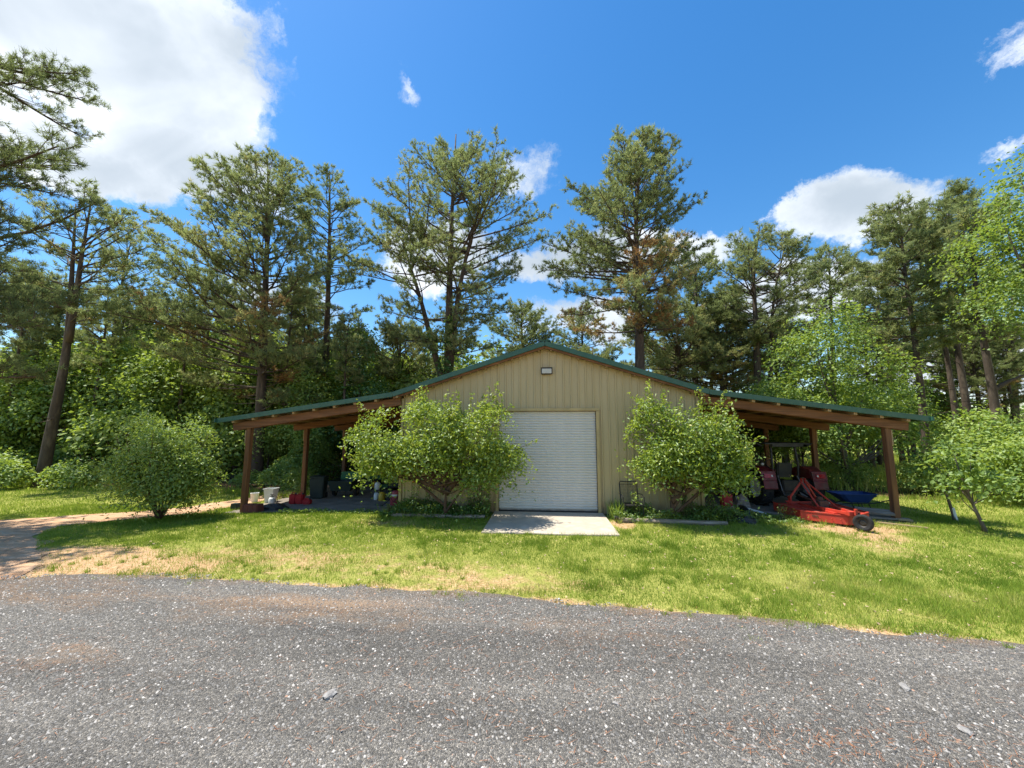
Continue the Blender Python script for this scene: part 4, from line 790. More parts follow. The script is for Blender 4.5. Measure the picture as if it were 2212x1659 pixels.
# understory trees of the wood: three kinds, each repeated
def under(seed, H, label, loc, mat='leaf_wood', low=True):
    r = np.random.RandomState(seed); lobes = []
    for i in range(9):
        z = H * (.18 + .75 * i / 8) if low else H * (.42 + .5 * i / 8); k = math.sin(min(1, (1.05 - z / H) * 1.7) * 1.5); lobes.append((r.normal(0, .45), r.normal(0, .45), z, H * .24 * k + .35, H * .24 * k + .35, H * .085 + .2))
    return broadleaf('understory_tree', label, loc, H, lobes, 300, 24, .22, .16, mat, seed, r0=.11, disc=1.05, limbs=16, tlo=.1, thi=1.0, group='broadleaf trees in the wood')
UL = 'broadleaf understory tree in the wood behind the yard'
uk = [under(301, 8.0, UL, (-22.5, 20.5, -.3), low=False), under(302, 6.5, UL, (-18.2, 21.5, -.3)), under(303, 9.5, UL, (-27.5, 22.5, -.35), low=False), under(304, 7.5, UL, (-31, 20.0, -.3), 'leaf_wood')]
rr = random.Random(77)
spots = [(-13.5, 21.0, 6.5), (-16.0, 24.5, 9), (-20.3, 25.0, 10.5), (-25.0, 25.5, 11), (-29.8, 26.0, 12), (-35, 24.0, 10), (-36, 19.5, 7.5), (-33, 29, 11), (-24, 30, 11), (-18, 30.5, 10), (-13.5, 28, 9), (-9.5, 26, 8), (-10.4, 23.5, 5), (-7.2, 25.2, 6.5), (-4.0, 27.0, 7), (-1.0, 28.5, 7), (-28, 34, 12), (-21, 36, 12), (-14, 35, 11), (-8, 33, 10), (-42, 26, 9), (-40, 33, 12), (-46, 21, 8), (-2, 35, 9), (-26.5, 20.3, 4.2), (-30.4, 19.6, 4.5), (-20, 20.6, 3.6), (-15.6, 20.8, 4.0), (-36, 38, 13), (-12.2, 19.4, 3.2), (-29, 20.8, 8), (-25, 21.8, 8.5), (-21.5, 22.2, 8), (-18.5, 22.7, 8.5), (-16.3, 23, 8), (-33, 21, 8), (-13.8, 23.2, 7)]
for i, (x, y, h) in enumerate(spots):
    k = rr.choice([0, 1, 2, 3, 0, 1]); H0 = (8.0, 6.5, 9.5, 7.5)[k]
    clone(uk[k], UL, (x, y, gz(x, y)), rr.uniform(0, 6.28), (h / H0 * rr.uniform(.9, 1.15), h / H0), 'broadleaf trees in the wood')
RL = 'smaller broadleaf tree among the trunks behind the tractor shed'
for (x, y, h, k) in ((10.6, 20.5, 5.0, 2), (12.4, 22.5, 5.5, 2), (15.6, 21.5, 5.2, 0), (8.6, 24.5, 5.5, 2), (5.6, 25.5, 5.5, 0), (14.2, 27, 6.5, 2), (18.6, 25.0, 5.6, 0), (11.5, 18.6, 4.6, 0), (19.5, 28, 6, 0), (23, 27, 6, 2), (27, 29, 6.5, 0), (16.8, 29, 6, 2), (21, 31, 6.5, 0), (25, 33, 7, 2)):
    H0 = (8.0, 6.5, 9.5)[k]; c = clone(uk[k], RL, (x, y, gz(x, y)), rr.uniform(0, 6.28), (h / H0 * 1.05, h / H0), 'broadleaf trees behind the tractor shed')
BG = 'far pine in the wood, its crown merging with its neighbours'
pk = [o for o in bpy.data.objects if o.name.startswith('pine_tree') and o.parent is None][1:23]
def bgpine(i, x, y, h, srcs):
    s_ = pk[srcs[i % len(srcs)]]; h0 = max(v[2] for v in [c for c in s_.children if c.name.startswith('crown')][0].bound_box); k = h / h0
    clone(s_, BG, (x, y, gz(x, y)), rr.uniform(0, 6.28), (k * 1.05, k), 'far pines in the wood')
for i, (x, y, h) in enumerate(((-38, 27, 13), (-34, 30, 14), (-26, 33, 14), (-19.0, 33, 13), (-8, 34, 12), (-2.5, 36, 11), (3.0, 37, 11.5), (10.5, 37, 12), (16, 34, 11.5), (26, 31, 12))): bgpine(i, x, y, h, (10, 11, 16, 18, 8))
for i, (px_, Y_, h) in enumerate(((905, 32, 9.5), (1080, 30, 9), (1175, 34, 10), (1300, 35, 10), (1480, 28, 12), (1565, 29, 12.5), (1232, 26, 8.2), (1290, 27, 8.8), (1335, 30, 9.8), (1185, 29, 8.6), (1120, 27, 8.8), (1250, 30, 9.5), (1690, 30, 12.5), (1965, 29, 12.5), (2050, 32, 12), (2115, 28, 10), (2195, 27, 10), (1870, 28, 11), (1455, 31, 10), (1540, 33, 11), (1715, 34, 12.5), (420, 33, 12), (2140, 31, 11))): bgpine(i, at(px_, 900, Y_)[0], Y_, h, (2, 0, 3, 6, 14))
TRK = 'slender bare-trunked pine standing in front of the leafy wood on the left'
for (px_, Y_, h) in ((22, 19.5, 12), (62, 21, 13), (185, 20, 11.5), (245, 21.5, 12), (392, 20.5, 11), (428, 22.5, 12), (500, 21.5, 12), (615, 22, 12), (642, 24, 12), (752, 21, 10)):
    s_ = pk[rr.choice((10, 11))]; h0 = max(v[2] for v in [c for c in s_.children if c.name.startswith('crown')][0].bound_box); c = clone(s_, TRK, (at(px_, 900, Y_)[0], Y_, gz(at(px_, 900, Y_)[0], Y_)), rr.uniform(0, 6.28), (h / h0 * .8, h / h0), 'slender pines in the wood')
# bushes at the right edge and behind the saplings
sh = broadleaf('shrub', 'bushy light green thicket at the right edge of the lawn', (16.6, 14.4, gz(16.6, 14.4)), 2.9, [(0, 0, 1.9, 1.3, 1.1, .9), (-1.0, 0, 1.3, 1.0, 1, .8), (1.0, 0, 1.3, 1.1, 1, .9), (0, -.2, .7, 1.5, 1.1, .6)], 330, 24, .12, .085, 'leaf_wood', 215, r0=.05, disc=.6, cat='bush', tlo=.3, thi=1.0, group='shrubs at the lawn edge')
for (x, y, s, lb) in ((15.6, 17.0, .7, 'rounded shrub behind the white-guarded sapling'), (17.4, 17.2, 1.25, 'tall shrub behind the light green thicket at right'), (13.4, 19.2, .6, 'shrub seen just past the end of the right lean-to')): clone(sh, lb, (x, y, gz(x, y)), rr.uniform(0, 6), (s, s), 'shrubs at the lawn edge')
ls = broadleaf('shrub', 'pale arching shrub at the foot of the forked leaning pine', (-22.0, 16.6, gz(-22, 16.6)), 1.6, [(0, 0, .9, .8, .7, .5), (-.7, 0, .7, .6, .6, .4), (.6, 0, .6, .6, .6, .4)], 90, 20, .17, .09, 'leaf_bush', 216, r0=.025, disc=.65, cat='bush', tlo=.5, thi=1.0, group='shrubs at the edge of the wood')
for (x, y, s, lb) in ((-25.3, 15.9, 1.2, 'arching shrub at the extreme left edge of the wood'), (-18.8, 17.2, .7, 'small shrub at the wood edge left of the round bush'), (-12.4, 17.9, .85, 'shrub at the wood edge beside the left corner post'), (-10.9, 16.6, .8, 'leafy shrub growing between the left lean-to posts'), (-14.6, 18.2, .6, 'lowest shrub at the wood edge behind the track'), (-27.5, 17.6, 1.3, 'shrub deep at the far left of the wood')): clone(ls, lb, (x, y, gz(x, y)), rr.uniform(0, 6), (s, s), 'shrubs at the edge of the wood')
def where(x, y):
    px_ = 1106 + FPX * float(np.array([x, y, 0]) @ CR) / float(np.array([x, y, 0]) @ CD)
    a_ = 'at the far left' if px_ < 180 else 'behind the round bush' if px_ < 470 else 'seen past the left lean-to' if px_ < 800 else 'behind the left roof slope' if px_ < 1180 else 'behind the right roof slope' if px_ < 1560 else 'behind the tractor shed' if px_ < 1960 else 'at the far right'
    return a_
lab = {}
for o in [o for o in bpy.data.objects if o.parent is None and o.get('group') in ('broadleaf trees in the wood', 'far pines in the wood', 'broadleaf trees behind the tractor shed', 'slender pines in the wood')]:
    x, y = o.location.x, o.location.y; d_ = 'near' if y < 23 else 'mid-wood' if y < 30 else 'distant'
    kd = {'broadleaf trees in the wood': 'leafy understory tree', 'far pines in the wood': 'background pine', 'broadleaf trees behind the tractor shed': 'high-crowned leafy tree', 'slender pines in the wood': 'slender bare-trunked pine'}[o['group']]
    lab.setdefault(d_ + ' ' + kd + ' ' + where(x, y), []).append((x / y, o))
for l_, os_ in lab.items():
    os_.sort(key=lambda q: q[0])
    for i, (_, o) in enumerate(os_): o['label'] = l_ if len(os_) == 1 else l_ + ', ' + ('first', 'second', 'third', 'fourth', 'fifth', 'sixth', 'seventh')[min(i, 6)] + ' from the left'
# distant wood as one mass
def far_wood():
    r = np.random.RandomState(8); n = 1500
    x = r.uniform(-75, 70, n); y = r.uniform(40, 58, n); left = x < 4
    top = np.where(left, 11 + 3 * vnoise(x, y * 0, .15), 3.6 + 2.5 * vnoise(x, y * 0, .2)); z = r.rand(n) ** .8 * top; per = 16
    P = np.stack([x, y, z], -1)[:, None] + r.normal(size=(n, per, 3)) * np.array([1.1, 1.1, .6]); N = np.tile(np.array([0, -.35, .8]), (n * per, 1))
    return leaves_mesh('forest', P.reshape(-1, 3), N, np.repeat(r.rand(n), per), .62, .45, 4, .6)
setp(link('forest', far_wood(), M['leaf_wood']), 'distant wood closing the view behind the nearer trees', 'forest', kind='stuff')

# ---- bed plants
def stalk_plant(name, label, x, y, h, n, seed, mat='leaf_bush', L=.09, cat='plant', lean=.1, flower=False):
    r = np.random.RandomState(seed); t = thing(name, label, cat, (x, y, gz(x, y) + .01)); W = MB(); P, T_ = [], []
    for i in range(n):
        a = r.rand(2) * .16 - .08; d = np.array([r.normal(0, lean), r.normal(0, lean), 1]); hh = h * r.uniform(.75, 1.05); p0 = np.array([a[0], a[1], -.03]); W.tube([p0, p0 + d * hh], [.008, .004], 4, cap=False)
        m = int(hh / .022); u = np.linspace(.12, 1, m)[:, None]; P.append(p0 + d * hh * u + r.normal(0, .045, (m, 3)) * (1.15 - u * .6)); T_.append(r.uniform(.2, .9, m))
    P = np.concatenate(P); W.build('stem', M['bark3'], t); link('leaves', leaves_mesh('leaves', P, np.tile([0, 0, .7], (len(P), 1)), np.concatenate(T_), L, L * .38, seed, .8), M[mat], t)
    if flower:
        f = MB()
        for i in range(6):
            a = i * 1.047; c, s = math.cos(a), math.sin(a); f.add([(.0, 0, 0), (.05 * c - .02 * s, .05 * s + .02 * c, .035), (.11 * c, .11 * s, .03), (.05 * c + .02 * s, .05 * s - .02 * c, .035)], [(0, 1, 2, 3)])
        link('flower', f.mesh('flower'), M['petal'], t).location = (0, 0, h * .98)
    return t
stalk_plant('lily', 'tall leafy lily stalk with an orange bloom left of the plum trunk', -3.95, 11.62, .95, 2, 31, lean=.03, flower=True)
stalk_plant('tall_weed', 'dark tall weed against the siding left of the plum trunk', -3.6, 11.75, 1.15, 3, 32, 'leaf_dark', lean=.04)
stalk_plant('tall_weed', 'bushy dark weed between plum trunk and white door', -2.05, 11.7, 1.0, 6, 33, 'leaf_dark', lean=.18)
stalk_plant('tall_weed', 'spindly weed leaning beside the left door jamb', -1.72, 11.75, 1.1, 3, 34, lean=.14)
stalk_plant('tall_weed', 'upright weed in front of the patio chair', 2.55, 11.5, .8, 4, 35, lean=.1)
stalk_plant('tall_weed', 'tall dark stalks beside the right plum trunk', 3.85, 11.5, 1.25, 4, 36, 'leaf_dark', lean=.05)
stalk_plant('tall_weed', 'leafy stalks near the right corner of the siding', 4.55, 11.55, 1.05, 4, 37, 'leaf_dark', lean=.06)
stalk_plant('weed_clump', 'pale weed clump by the junk pile under the right lean-to edge', 6.55, 11.75, .45, 9, 38, lean=.3, L=.06)
stalk_plant('weed_clump', 'low weeds at the foot of the red tank', -4.75, 11.7, .3, 10, 39, lean=.5, L=.07)
stalk_plant('weed_clump', 'sprawling ground weeds at the left end of the bed', -4.1, 11.35, .26, 14, 40, lean=.8, L=.09)
stalk_plant('weed_clump', 'low weeds between the plum trunk and the apron', -2.3, 11.4, .3, 12, 41, 'leaf_dark', lean=.7)
stalk_plant('weed_clump', 'low weeds behind the timber edging right of the door', 3.0, 11.45, .3, 12, 42, lean=.6, L=.07)
stalk_plant('weed_clump', 'weeds at the far end of the timber edging', 4.95, 11.4, .35, 12, 43, 'leaf_dark', lean=.6)
t = thing('iris_clump', 'spiky green iris clump beside the right door jamb', 'plant', (1.98, 11.6, gz(2, 11.6) + .01))
r = np.random.RandomState(3); N = 150; an = r.rand(N) * 6.283; el = r.uniform(.1, .75, N); Lh = r.uniform(.35, .66, N); bx = r.normal(0, .09, (N, 2)); pv = np.stack([-np.sin(an), np.cos(an), an * 0], -1) * .011; P = np.zeros((N, 5, 3))
for j, u in enumerate((0, .55, 1.0)):
    q = np.stack([bx[:, 0] + np.cos(an) * Lh * np.sin(el) * u ** 1.5, bx[:, 1] + np.sin(an) * Lh * np.sin(el) * u ** 1.5, Lh * np.cos(el) * u], -1)
    if j < 2: P[:, 2 * j] = q - pv; P[:, 2 * j + 1] = q + pv
    else: P[:, 4] = q
F = np.concatenate([np.array([[0, 1, 3], [0, 3, 2], [2, 3, 4]])[None] + np.arange(N)[:, None, None] * 5]).reshape(-1, 3)
link('leaves', np_mesh('leaves', P.reshape(-1, 3), F, np.repeat(r.uniform(.1, .7, N), 5)), M['leaf_bush'], t)
def cover(label, xr, yr, n, seed, hmax, mat, tl=(.1, .8)):
    r = np.random.RandomState(seed); x = r.uniform(*xr, n); y = r.uniform(*yr, n); hh = hmax * np.clip(fbm(x, y, 2.0, 3) * 1.7 - .35, .08, 1); z = g(x, y) + .02 + hh * r.rand(n) ** .8
    P = np.stack([x, y, z], -1); o = link('ground_cover', leaves_mesh('ground_cover', P, np.tile([0, -.2, .8], (n, 1)), r.uniform(*tl, n), .075, .04, seed, .8), M[mat]); setp(o, label, 'ground cover', kind='stuff')
cover('dark ground cover filling the bed under the left plum tree', (-4.9, -1.65), (11.15, 12.0), 5200, 61, .55, 'leaf_dark')
cover('mixed weeds filling the bed under the right plum tree', (1.85, 5.3), (11.1, 12.0), 4800, 62, .45, 'leaf_bush', (.0, .6))
cover('weeds creeping along the shaded front edge of the left lean-to', (-8.2, -4.8), (11.55, 11.95), 900, 63, .16, 'leaf_bush')
cover('weeds around the junk heap at the corner of the tractor shed', (5.2, 7.0), (11.3, 12.2), 1500, 64, .3, 'leaf_bush', (.0, .6))
# timber edging
def timber(label, a, b, s, seed):
    mid = ((a[0] + b[0]) / 2, (a[1] + b[1]) / 2); L_ = math.hypot(b[0] - a[0], b[1] - a[1]); mb = MB(); n = 9; rr2 = random.Random(seed)
    mb.tube([(-L_ / 2 + L_ * i / (n - 1), rr2.uniform(-.012, .012), rr2.uniform(-.01, .01)) for i in range(n)], [s / 2 * rr2.uniform(.85, 1.1) for i in range(n)], 8)
    o = mb.build('landscape_timber', M['grey_wood'], None, bevel=0, smooth=True); o.location = (*mid, gz(*mid) + s * .42); o.rotation_euler.z = math.atan2(b[1] - a[1], b[0] - a[0]); return setp(o, label, 'timber')
timber('weathered landscape timber edging the bed right of the apron', (1.98, 11.22), (4.75, 11.0), .14, 1)
timber('weathered landscape timber in the shade under the left plum tree', (-4.5, 11.28), (-1.75, 11.22), .13, 2)
# ------------------------------------------------------------------ things under and around the lean-tos
def gp(x, y, dz=0.0):
    "where the ground is seen at photo position x, y"
    v = ray(x, y); z = -.1
    for _ in range(6): q = CAM_POS + v * ((z - CAM_POS[2]) / v[2]); z = gz(q[0], q[1])
    return (q[0], q[1], z + .012 + dz)
def wheel(parent, c, rad, wid, axis_rot=0.0, lugs=0, rim='white_pl', name='wheel', rim_r=.55):
    w_ = bpy.data.objects.new(name, None); col.objects.link(w_); w_.parent = parent; w_.location = c; w_.rotation_euler.z = axis_rot
    h = wid / 2; mb = MB(); mb.lathe([(rad * rim_r, -h * .75), (rad * .78, -h), (rad * .93, -h * .9), (rad, -h * .55), (rad, h * .55), (rad * .93, h * .9), (rad * .78, h), (rad * rim_r, h * .75)], 28, axis='X', cap=False)
    for i in range(lugs):
        for sg in (-1, 1):
            a = 2 * math.pi * (i + (.5 if sg > 0 else 0)) / lugs; da = .16; p = (sg * h * .98, math.sin(a - da) * rad * .985, math.cos(a - da) * rad * .985); q = (sg * .01, math.sin(a + da) * rad * 1.0, math.cos(a + da) * rad * 1.0)
            mb.beam(p, q, rad * .055, rad * .085, up=(0, math.sin(a), math.cos(a)))
    mb.build('tyre', M['rubber'], w_)
    rm = MB(); rm.lathe([(rad * .12, -h * .5), (rad * .2, -h * .55), (rad * rim_r * .75, -h * .3), (rad * rim_r * .95, -h * .68), (rad * rim_r * 1.03, -h * .74), (rad * rim_r * 1.03, h * .74), (rad * rim_r * .95, h * .68), (rad * rim_r * .75, h * .3), (rad * .12, h * .5)], 24, axis='X'); rm.build('rim', M[rim], w_, smooth=True, bevel=0)
    return w_
# --- red tractor, seen from behind
tr = thing('tractor', 'red farm tractor with a flat canopy parked under the right lean-to', 'tractor', (8.02, 14.15, gz(8, 14) + .012))
for sx in (-1, 1):
    wheel(tr, (sx * .78, 0, .60), .60, .36, lugs=15, rim='white_pl'); wheel(tr, (sx * .68, 1.75, .38), .38, .24, lugs=12, rim='white_pl')
    f = MB(); prof_ = []
    for k in range(9):
        a = math.pi * (.02 + .80 * k / 8); prof_.append((-.0 - math.cos(a) * .70, .60 + math.sin(a) * .70))
    for (a, b), (c, d) in zip(prof_, prof_[1:]): f.add([(sx * .56, a, b), (sx * .98, a, b), (sx * .98, c, d), (sx * .56, c, d), (sx * .56, a, b - .03), (sx * .98, a, b - .03), (sx * .98, c, d - .03), (sx * .56, c, d - .03)], [(0, 1, 2, 3), (7, 6, 5, 4), (0, 4, 5, 1), (2, 6, 7, 3), (1, 5, 6, 2), (0, 3, 7, 4)])
    f.box((sx * .57, -.05, 1.08), (.03, .9, .28)); f.box((sx * .78, -.56, 1.02), (.44, .10, .28), rx=-.25)
    fe = f.build('fender', M['tractor_red'], tr)
    MB().box((sx * .80, -.625, 1.03), (.27, .03, .13), rx=-.25).build('tail_light', M['tail_lens'], fe, bevel=.008)
    MB().box((sx * .70, -.645, 1.03), (.05, .02, .06), rx=-.25).build('reflector', M['lens'], fe)
    MB().tube([(sx * .40, -.15, .75), (sx * .41, -.18, 1.4), (sx * .38, -.12, 2.03)], .035, 8).build('roll_bar', M['dark_metal'], tr)
    MB().tube([(sx * .33, -.2, .55), (sx * .37, -.6, .42), (sx * .40, -.95, .38)], .028, 6).build('lift_arm', M['dark_metal'], tr)
    MB().tube([(sx * .30, -.25, 1.0), (sx * .36, -.55, .55), (sx * .38, -.7, .42)], .02, 6).build('lift_rod', M['steel'], tr)
    MB().tube([(sx * .52, .35, 1.15), (sx * .52, .34, 1.45)], .012, 5).build('light_stalk', M['dark_metal'], tr)
MB().lathe([(.0, -.02), (.045, -.01), (.05, .02)], 12, (-.52, .2, 1.34), 'Y').build('work_light', M['lens'], tr)
c_ = MB(); c_.box((0, .35, 2.06), (1.42, 1.5, .05)); c_.box((0, -.38, 2.02), (1.0, .06, .12)); c_.box((-.8, .3, 2.02), (.22, 1.1, .03), ry=.5); c_.box((.8, .3, 2.02), (.22, 1.1, .03), ry=-.5); c_.build('canopy', M['black'], tr, bevel=.012)
MB().box((0, .05, .62), (.42, .9, .42)).box((0, -.28, .68), (.5, .3, .36)).box((0, 0, .60), (1.2, .22, .22)).build('rear_axle', M['dark_metal'], tr, bevel=.03)
MB().box((0, 1.45, .88), (.5, 1.3, .5)).box((0, 2.12, .85), (.46, .08, .46)).build('hood', M['tractor_red'], tr, bevel=.05)
MB().box((0, 1.3, .5), (.4, 1.7, .3)).box((0, 1.75, .4), (1.2, .12, .12)).build('chassis', M['dark_metal'], tr, bevel=.02)
s_ = MB(); s_.box((0, .12, .98), (.46, .44, .1)); s_.box((0, -.1, 1.2), (.46, .1, .44), rx=.12); s_.build('seat', M['black'], tr, bevel=.03)
sw = MB(); sw.tube([(.19 * math.cos(a), .62 + .12 * math.sin(a), 1.3 + .15 * math.sin(a)) for a in np.linspace(0, 6.283, 19)], .015, 6, cap=False); sw.tube([(0, .62, 1.3), (0, .85, 1.0)], .02, 6); sw.build('steering_wheel', M['black'], tr)
MB().tube([(.42, -.0, 1.5), (.15, -.08, 1.38), (-.05, -.06, 1.4), (-.4, -.0, 1.55)], .012, 5).tube([(.12, -.08, 1.4), (.14, -.12, 1.0)], .012, 5).build('strap', M['tan_cloth'], tr)
# --- rotary cutter
cu = thing('rotary_cutter', 'orange-red rotary mower deck with braces and a tail wheel behind the tractor', 'mower', (7.84, 12.1, gz(7.8, 12) + .012))
pol = [(-.84, .85), (-.84, -.42), (-.02, -1.0), (.2, -1.0), (.84, -.52), (.84, .85)]
dk = MB(); dk.prism(pol, .245, .275); 
for (a, b), (c, d) in zip(pol, pol[1:]): dk.beam((a, b, .15), (c, d, .15), .02, .20)
dk.build('deck', M['red'], cu, bevel=.006)
ri = MB()
for (a, b), (c, d) in zip(pol, pol[1:]): ri.beam((a * .995, b * .995 - (.0), .285), (c * .995, d * .995, .285), .05, .03)
ri.box((0, -.1, .30), (.5, 1.5, .05)); ri.box((-.5, .0, .285), (.1, 1.3, .025)); ri.box((.5, 0, .285), (.1, 1.3, .025)); ri.build('deck_rib', M['red'], cu, bevel=.005)
for (x, y) in ((-.70, -.53), (-.5, -.67), (-.3, -.81), (-.15, -.92), (-.85, .3), (-.85, .6)): MB().lathe([(.0, -.012), (.014, -.008), (.014, .012)], 8, (x - .012, y - .02, .16), 'Y').build('bolt', M['red'], cu)
MB().box((-.59, -.618, .19), (.13, .006, .03), rz=-.615).build('placard', M['rust'], cu)
MB().box((0, .05, .40), (.26, .36, .2)).lathe([(.08, 0), (.08, .1)], 12, (0, .05, .49)).tube([(0, .2, .42), (0, 1.0, .5)], .035, 8).build('gearbox', M['rust'], cu, bevel=.02)
fa = MB()
for sx in (-1, 1):
    fa.box((sx * .38, .80, .36), (.05, .12, .26)); fa.beam((sx * .38, .80, .44), (sx * .07, .72, .92), .05, .05)
    fa.lathe([(.022, -.07), (.022, .07)], 8, (sx * .44, .80, .33), 'X'); fa.box((sx * .05, .72, .96), (.02, .1, .16))
fa.box((0, .80, .30), (.9, .07, .07)); fa.build('hitch_frame', M['red'], cu, bevel=.006)
for sx in (-1, 1): MB().beam((sx * .07, .72, .95), (sx * .24, -.25, .36), .045, .03).build('brace', M['red'], cu, bevel=.004)
tb = MB(); tb.beam((-.24, -.22, .345), (-.10, -1.12, .36), .06, .07); tb.beam((.24, -.22, .345), (.10, -1.12, .36), .06, .07); tb.box((0, -1.15, .37), (.26, .12, .1)); tb.box((0, -1.25, .42), (.06, .06, .16)); tb.build('tail_beam', M['red'], cu, bevel=.005)
MB().beam((.02, -1.22, .42), (.13, -1.36, .24), .03, .07).beam((.13, -1.34, .26), (.13, -1.44, .16), .02, .09).build('caster_fork', M['dark_metal'], cu)
wheel(cu, (.02, -1.42, .20), .20, .12, axis_rot=.7, rim='dark_metal', name='tail_wheel', rim_r=.52)
# --- wheelbarrow
wb = thing('wheelbarrow', 'blue wheelbarrow standing behind the orange mower deck', 'wheelbarrow', (9.55, 13.25, gz(9.5, 13.2) + .012))
tv = []; 
for z, k, dx in ((.30, .55, .05), (.56, 1.0, 0)):
    for x, y in ((-.62, -.25), (-.5, -.33), (.42, -.33), (.5, -.27), (.5, .27), (.42, .33), (-.5, .33), (-.62, .25)): tv.append((x * k + dx, y * k, z))
ty = MB(); ty.add(tv, [tuple(range(7, -1, -1))] + [(i, (i + 1) % 8, 8 + (i + 1) % 8, 8 + i) for i in range(8)])
ty.tube([tv[8 + i] for i in range(8)] + [tv[8]], .014, 6, cap=False); ty.build('tray', M['blue'], wb)
for sy in (-1, 1):
    MB().tube([(-.72, sy * .07, .19), (-.3, sy * .18, .27), (.4, sy * .26, .30), (.9, sy * .29, .42)], .018, 6).build('handle', M['black'], wb)
    MB().tube([(.25, sy * .22, .30), (.33, sy * .24, 0.0), (.15, sy * .22, 0.02), (.05, sy * .2, .28)], .014, 6).build('leg', M['dark_metal'], wb)
wheel(wb, (-.72, 0, .19), .19, .09, axis_rot=math.pi / 2, rim='steel')
# --- boards, stick
def plank(label, a, b, wd, th, mat, z, name='board', rz=0):
    mid = ((a[0] + b[0]) / 2, (a[1] + b[1]) / 2); L_ = math.hypot(b[0] - a[0], b[1] - a[1]); o = MB().box((0, 0, 0), (L_, wd, th)).build(name, M[mat], None, bevel=.004); o.location = (*mid, gz(*mid) + z); o.rotation_euler = (rz, 0, math.atan2(b[1] - a[1], b[0] - a[0])); return setp(o, label, 'board')
plank('wide weathered board on top of the heap by the right corner post', (9.05, 12.55), (9.75, 12.1), .3, .05, 'grey_wood', .20, rz=.3)
plank('grey weathered board under the heap by the right corner post', (8.95, 12.35), (10.05, 12.0), .2, .05, 'grey_wood', .05)
plank('second grey board leaning on the heap by the right corner post', (9.2, 12.7), (9.95, 12.3), .22, .045, 'grey_wood', .12, rz=-.25)
plank('short pale board end at the right corner post foot', (9.75, 12.0), (10.0, 11.85), .09, .05, 'tan_wood', .05)
a, b = gp(1889, 1131), gp(2006, 1145); plank('long thin pale stick lying on the lawn right of the tail wheel', a, b, .045, .03, 'tan_wood', .05, 'stick')
# --- jerry cans
def jerry(label, loc, s=(.30, .17, .36), rz=0.0):
    t = thing('fuel_can', label, 'fuel can', loc, rz, 'red fuel cans'); w_, d_, h_ = s
    b_ = MB(); b_.box((0, 0, h_ * .42), (w_, d_, h_ * .84)); b_.build('body', M['can_red'], t, bevel=.03, smooth=True)
    b_ = MB(); b_.box((0, -d_ / 2 - .0, h_ * .42), (w_ * .55, .012, h_ * .4)); b_.build('panel', M['can_red'], t, bevel=.004)
    MB().tube([(-w_ * .32, 0, h_ * .8), (-w_ * .22, 0, h_ * .97), (w_ * .1, 0, h_ * .97), (w_ * .22, 0, h_ * .82)], .018, 7).build('handle', M['can_red'], t)
    MB().lathe([(.03, 0), (.03, .05), (.024, .06)], 10, (w_ * .33, 0, h_ * .82)).build('cap', M['black'], t); return t
p = gp(633, 1089); jerry('tall red fuel can, leftmost of three by the left lean-to post', p, (.24, .2, .40), .1)
p = gp(648, 1089); jerry('tall red fuel can, middle of three by the left lean-to post', p, (.26, .2, .39), -.05)
p = gp(663, 1090); jerry('low small red fuel can, rightmost of three by the left lean-to post', p, (.27, .2, .20), .1)
p = gp(1578, 1104); jerry('red fuel can standing on a block beside the tractor wheel', (p[0], p[1] + .25, p[2] + .10), (.33, .2, .46), .1)
o = MB().box((0, 0, .05), (.42, .3, .1)).build('block', M['concrete'], None, bevel=.01); o.location = (p[0], p[1] + .25, p[2]); setp(o, 'low concrete block under the red fuel can beside the tractor', 'block')
# --- junk by the right corner
q = gp(1602, 1128)
def heap(name, label, cat, loc, rx_, ry_, rz_, seed, mat):
    r = random.Random(seed); bm = bmesh.new(); bmesh.ops.create_icosphere(bm, subdivisions=3, radius=1)
    for v in bm.verts:
        k = 1 + .5 * (float(vnoise(v.co.x * 2 + seed, v.co.y * 2 + v.co.z * 3, 1.3)) - .5) + r.uniform(-.05, .05); v.co = Vector((v.co.x * rx_ * k, v.co.y * ry_ * k, max(-.02, v.co.z * rz_ * k)))
    me = bpy.data.meshes.new(name); bm.to_mesh(me); bm.free(); o = link(name, me, M[mat]); o.location = loc; return setp(o, label, cat)
heap('plastic_sheet', 'crumpled black plastic heap on the grass before the tractor', 'plastic sheet', q, .42, .3, .2, 5, 'black')
o = MB().lathe([(.15, 0), (.18, .24), (.19, .25), (.165, .24), (.14, .03)], 16).build('bucket', M['black'], None); o.location = (q[0] + .12, q[1] + .42, q[2] + .12); o.rotation_euler = (.9, .4, 0); setp(o, 'tipped black bucket on the junk heap near the tractor', 'bucket')
def pipe(label, a, b, r_, mat, z0, z1):
    o = MB().tube([(a[0], a[1], gz(a[0], a[1]) + z0), (b[0], b[1], gz(b[0], b[1]) + z1)], r_, 10).build('pipe', M[mat], None); return setp(o, label, 'pipe')
pipe('pale grey pipe end sticking out beside the siding corner', (5.05, 12.75), (5.75, 12.35), .055, 'grey_wood', .22, .08)
pipe('thin white pipe lying behind the black plastic heap', (5.9, 12.75), (6.5, 12.3), .03, 'white_pl', .2, .05)
plank('grey plank lying behind the junk heap toward the mower deck', (6.15, 12.9), (6.9, 12.35), .2, .035, 'grey_wood', .06)
heap('feed_sack', 'grey slumped sack behind the red fuel can', 'sack', (6.35, 13.55, gz(6.3, 13.5)), .22, .2, .42, 9, 'grey_wood')
rk = thing('rail_rack', 'dark board rail rack standing left of the tractor', 'rack', (6.75, 16.2, gz(6.7, 16.2)))
for z in (.28, .62, 1.02): MB().box((0, 0, z), (1.7, .04, .13)).build('rail', M['rust'], rk, bevel=.004)
for x in (-.8, .05, .8): MB().box((x, .05, .56), (.08, .06, 1.14)).build('upright', M['rust'], rk, bevel=.004)
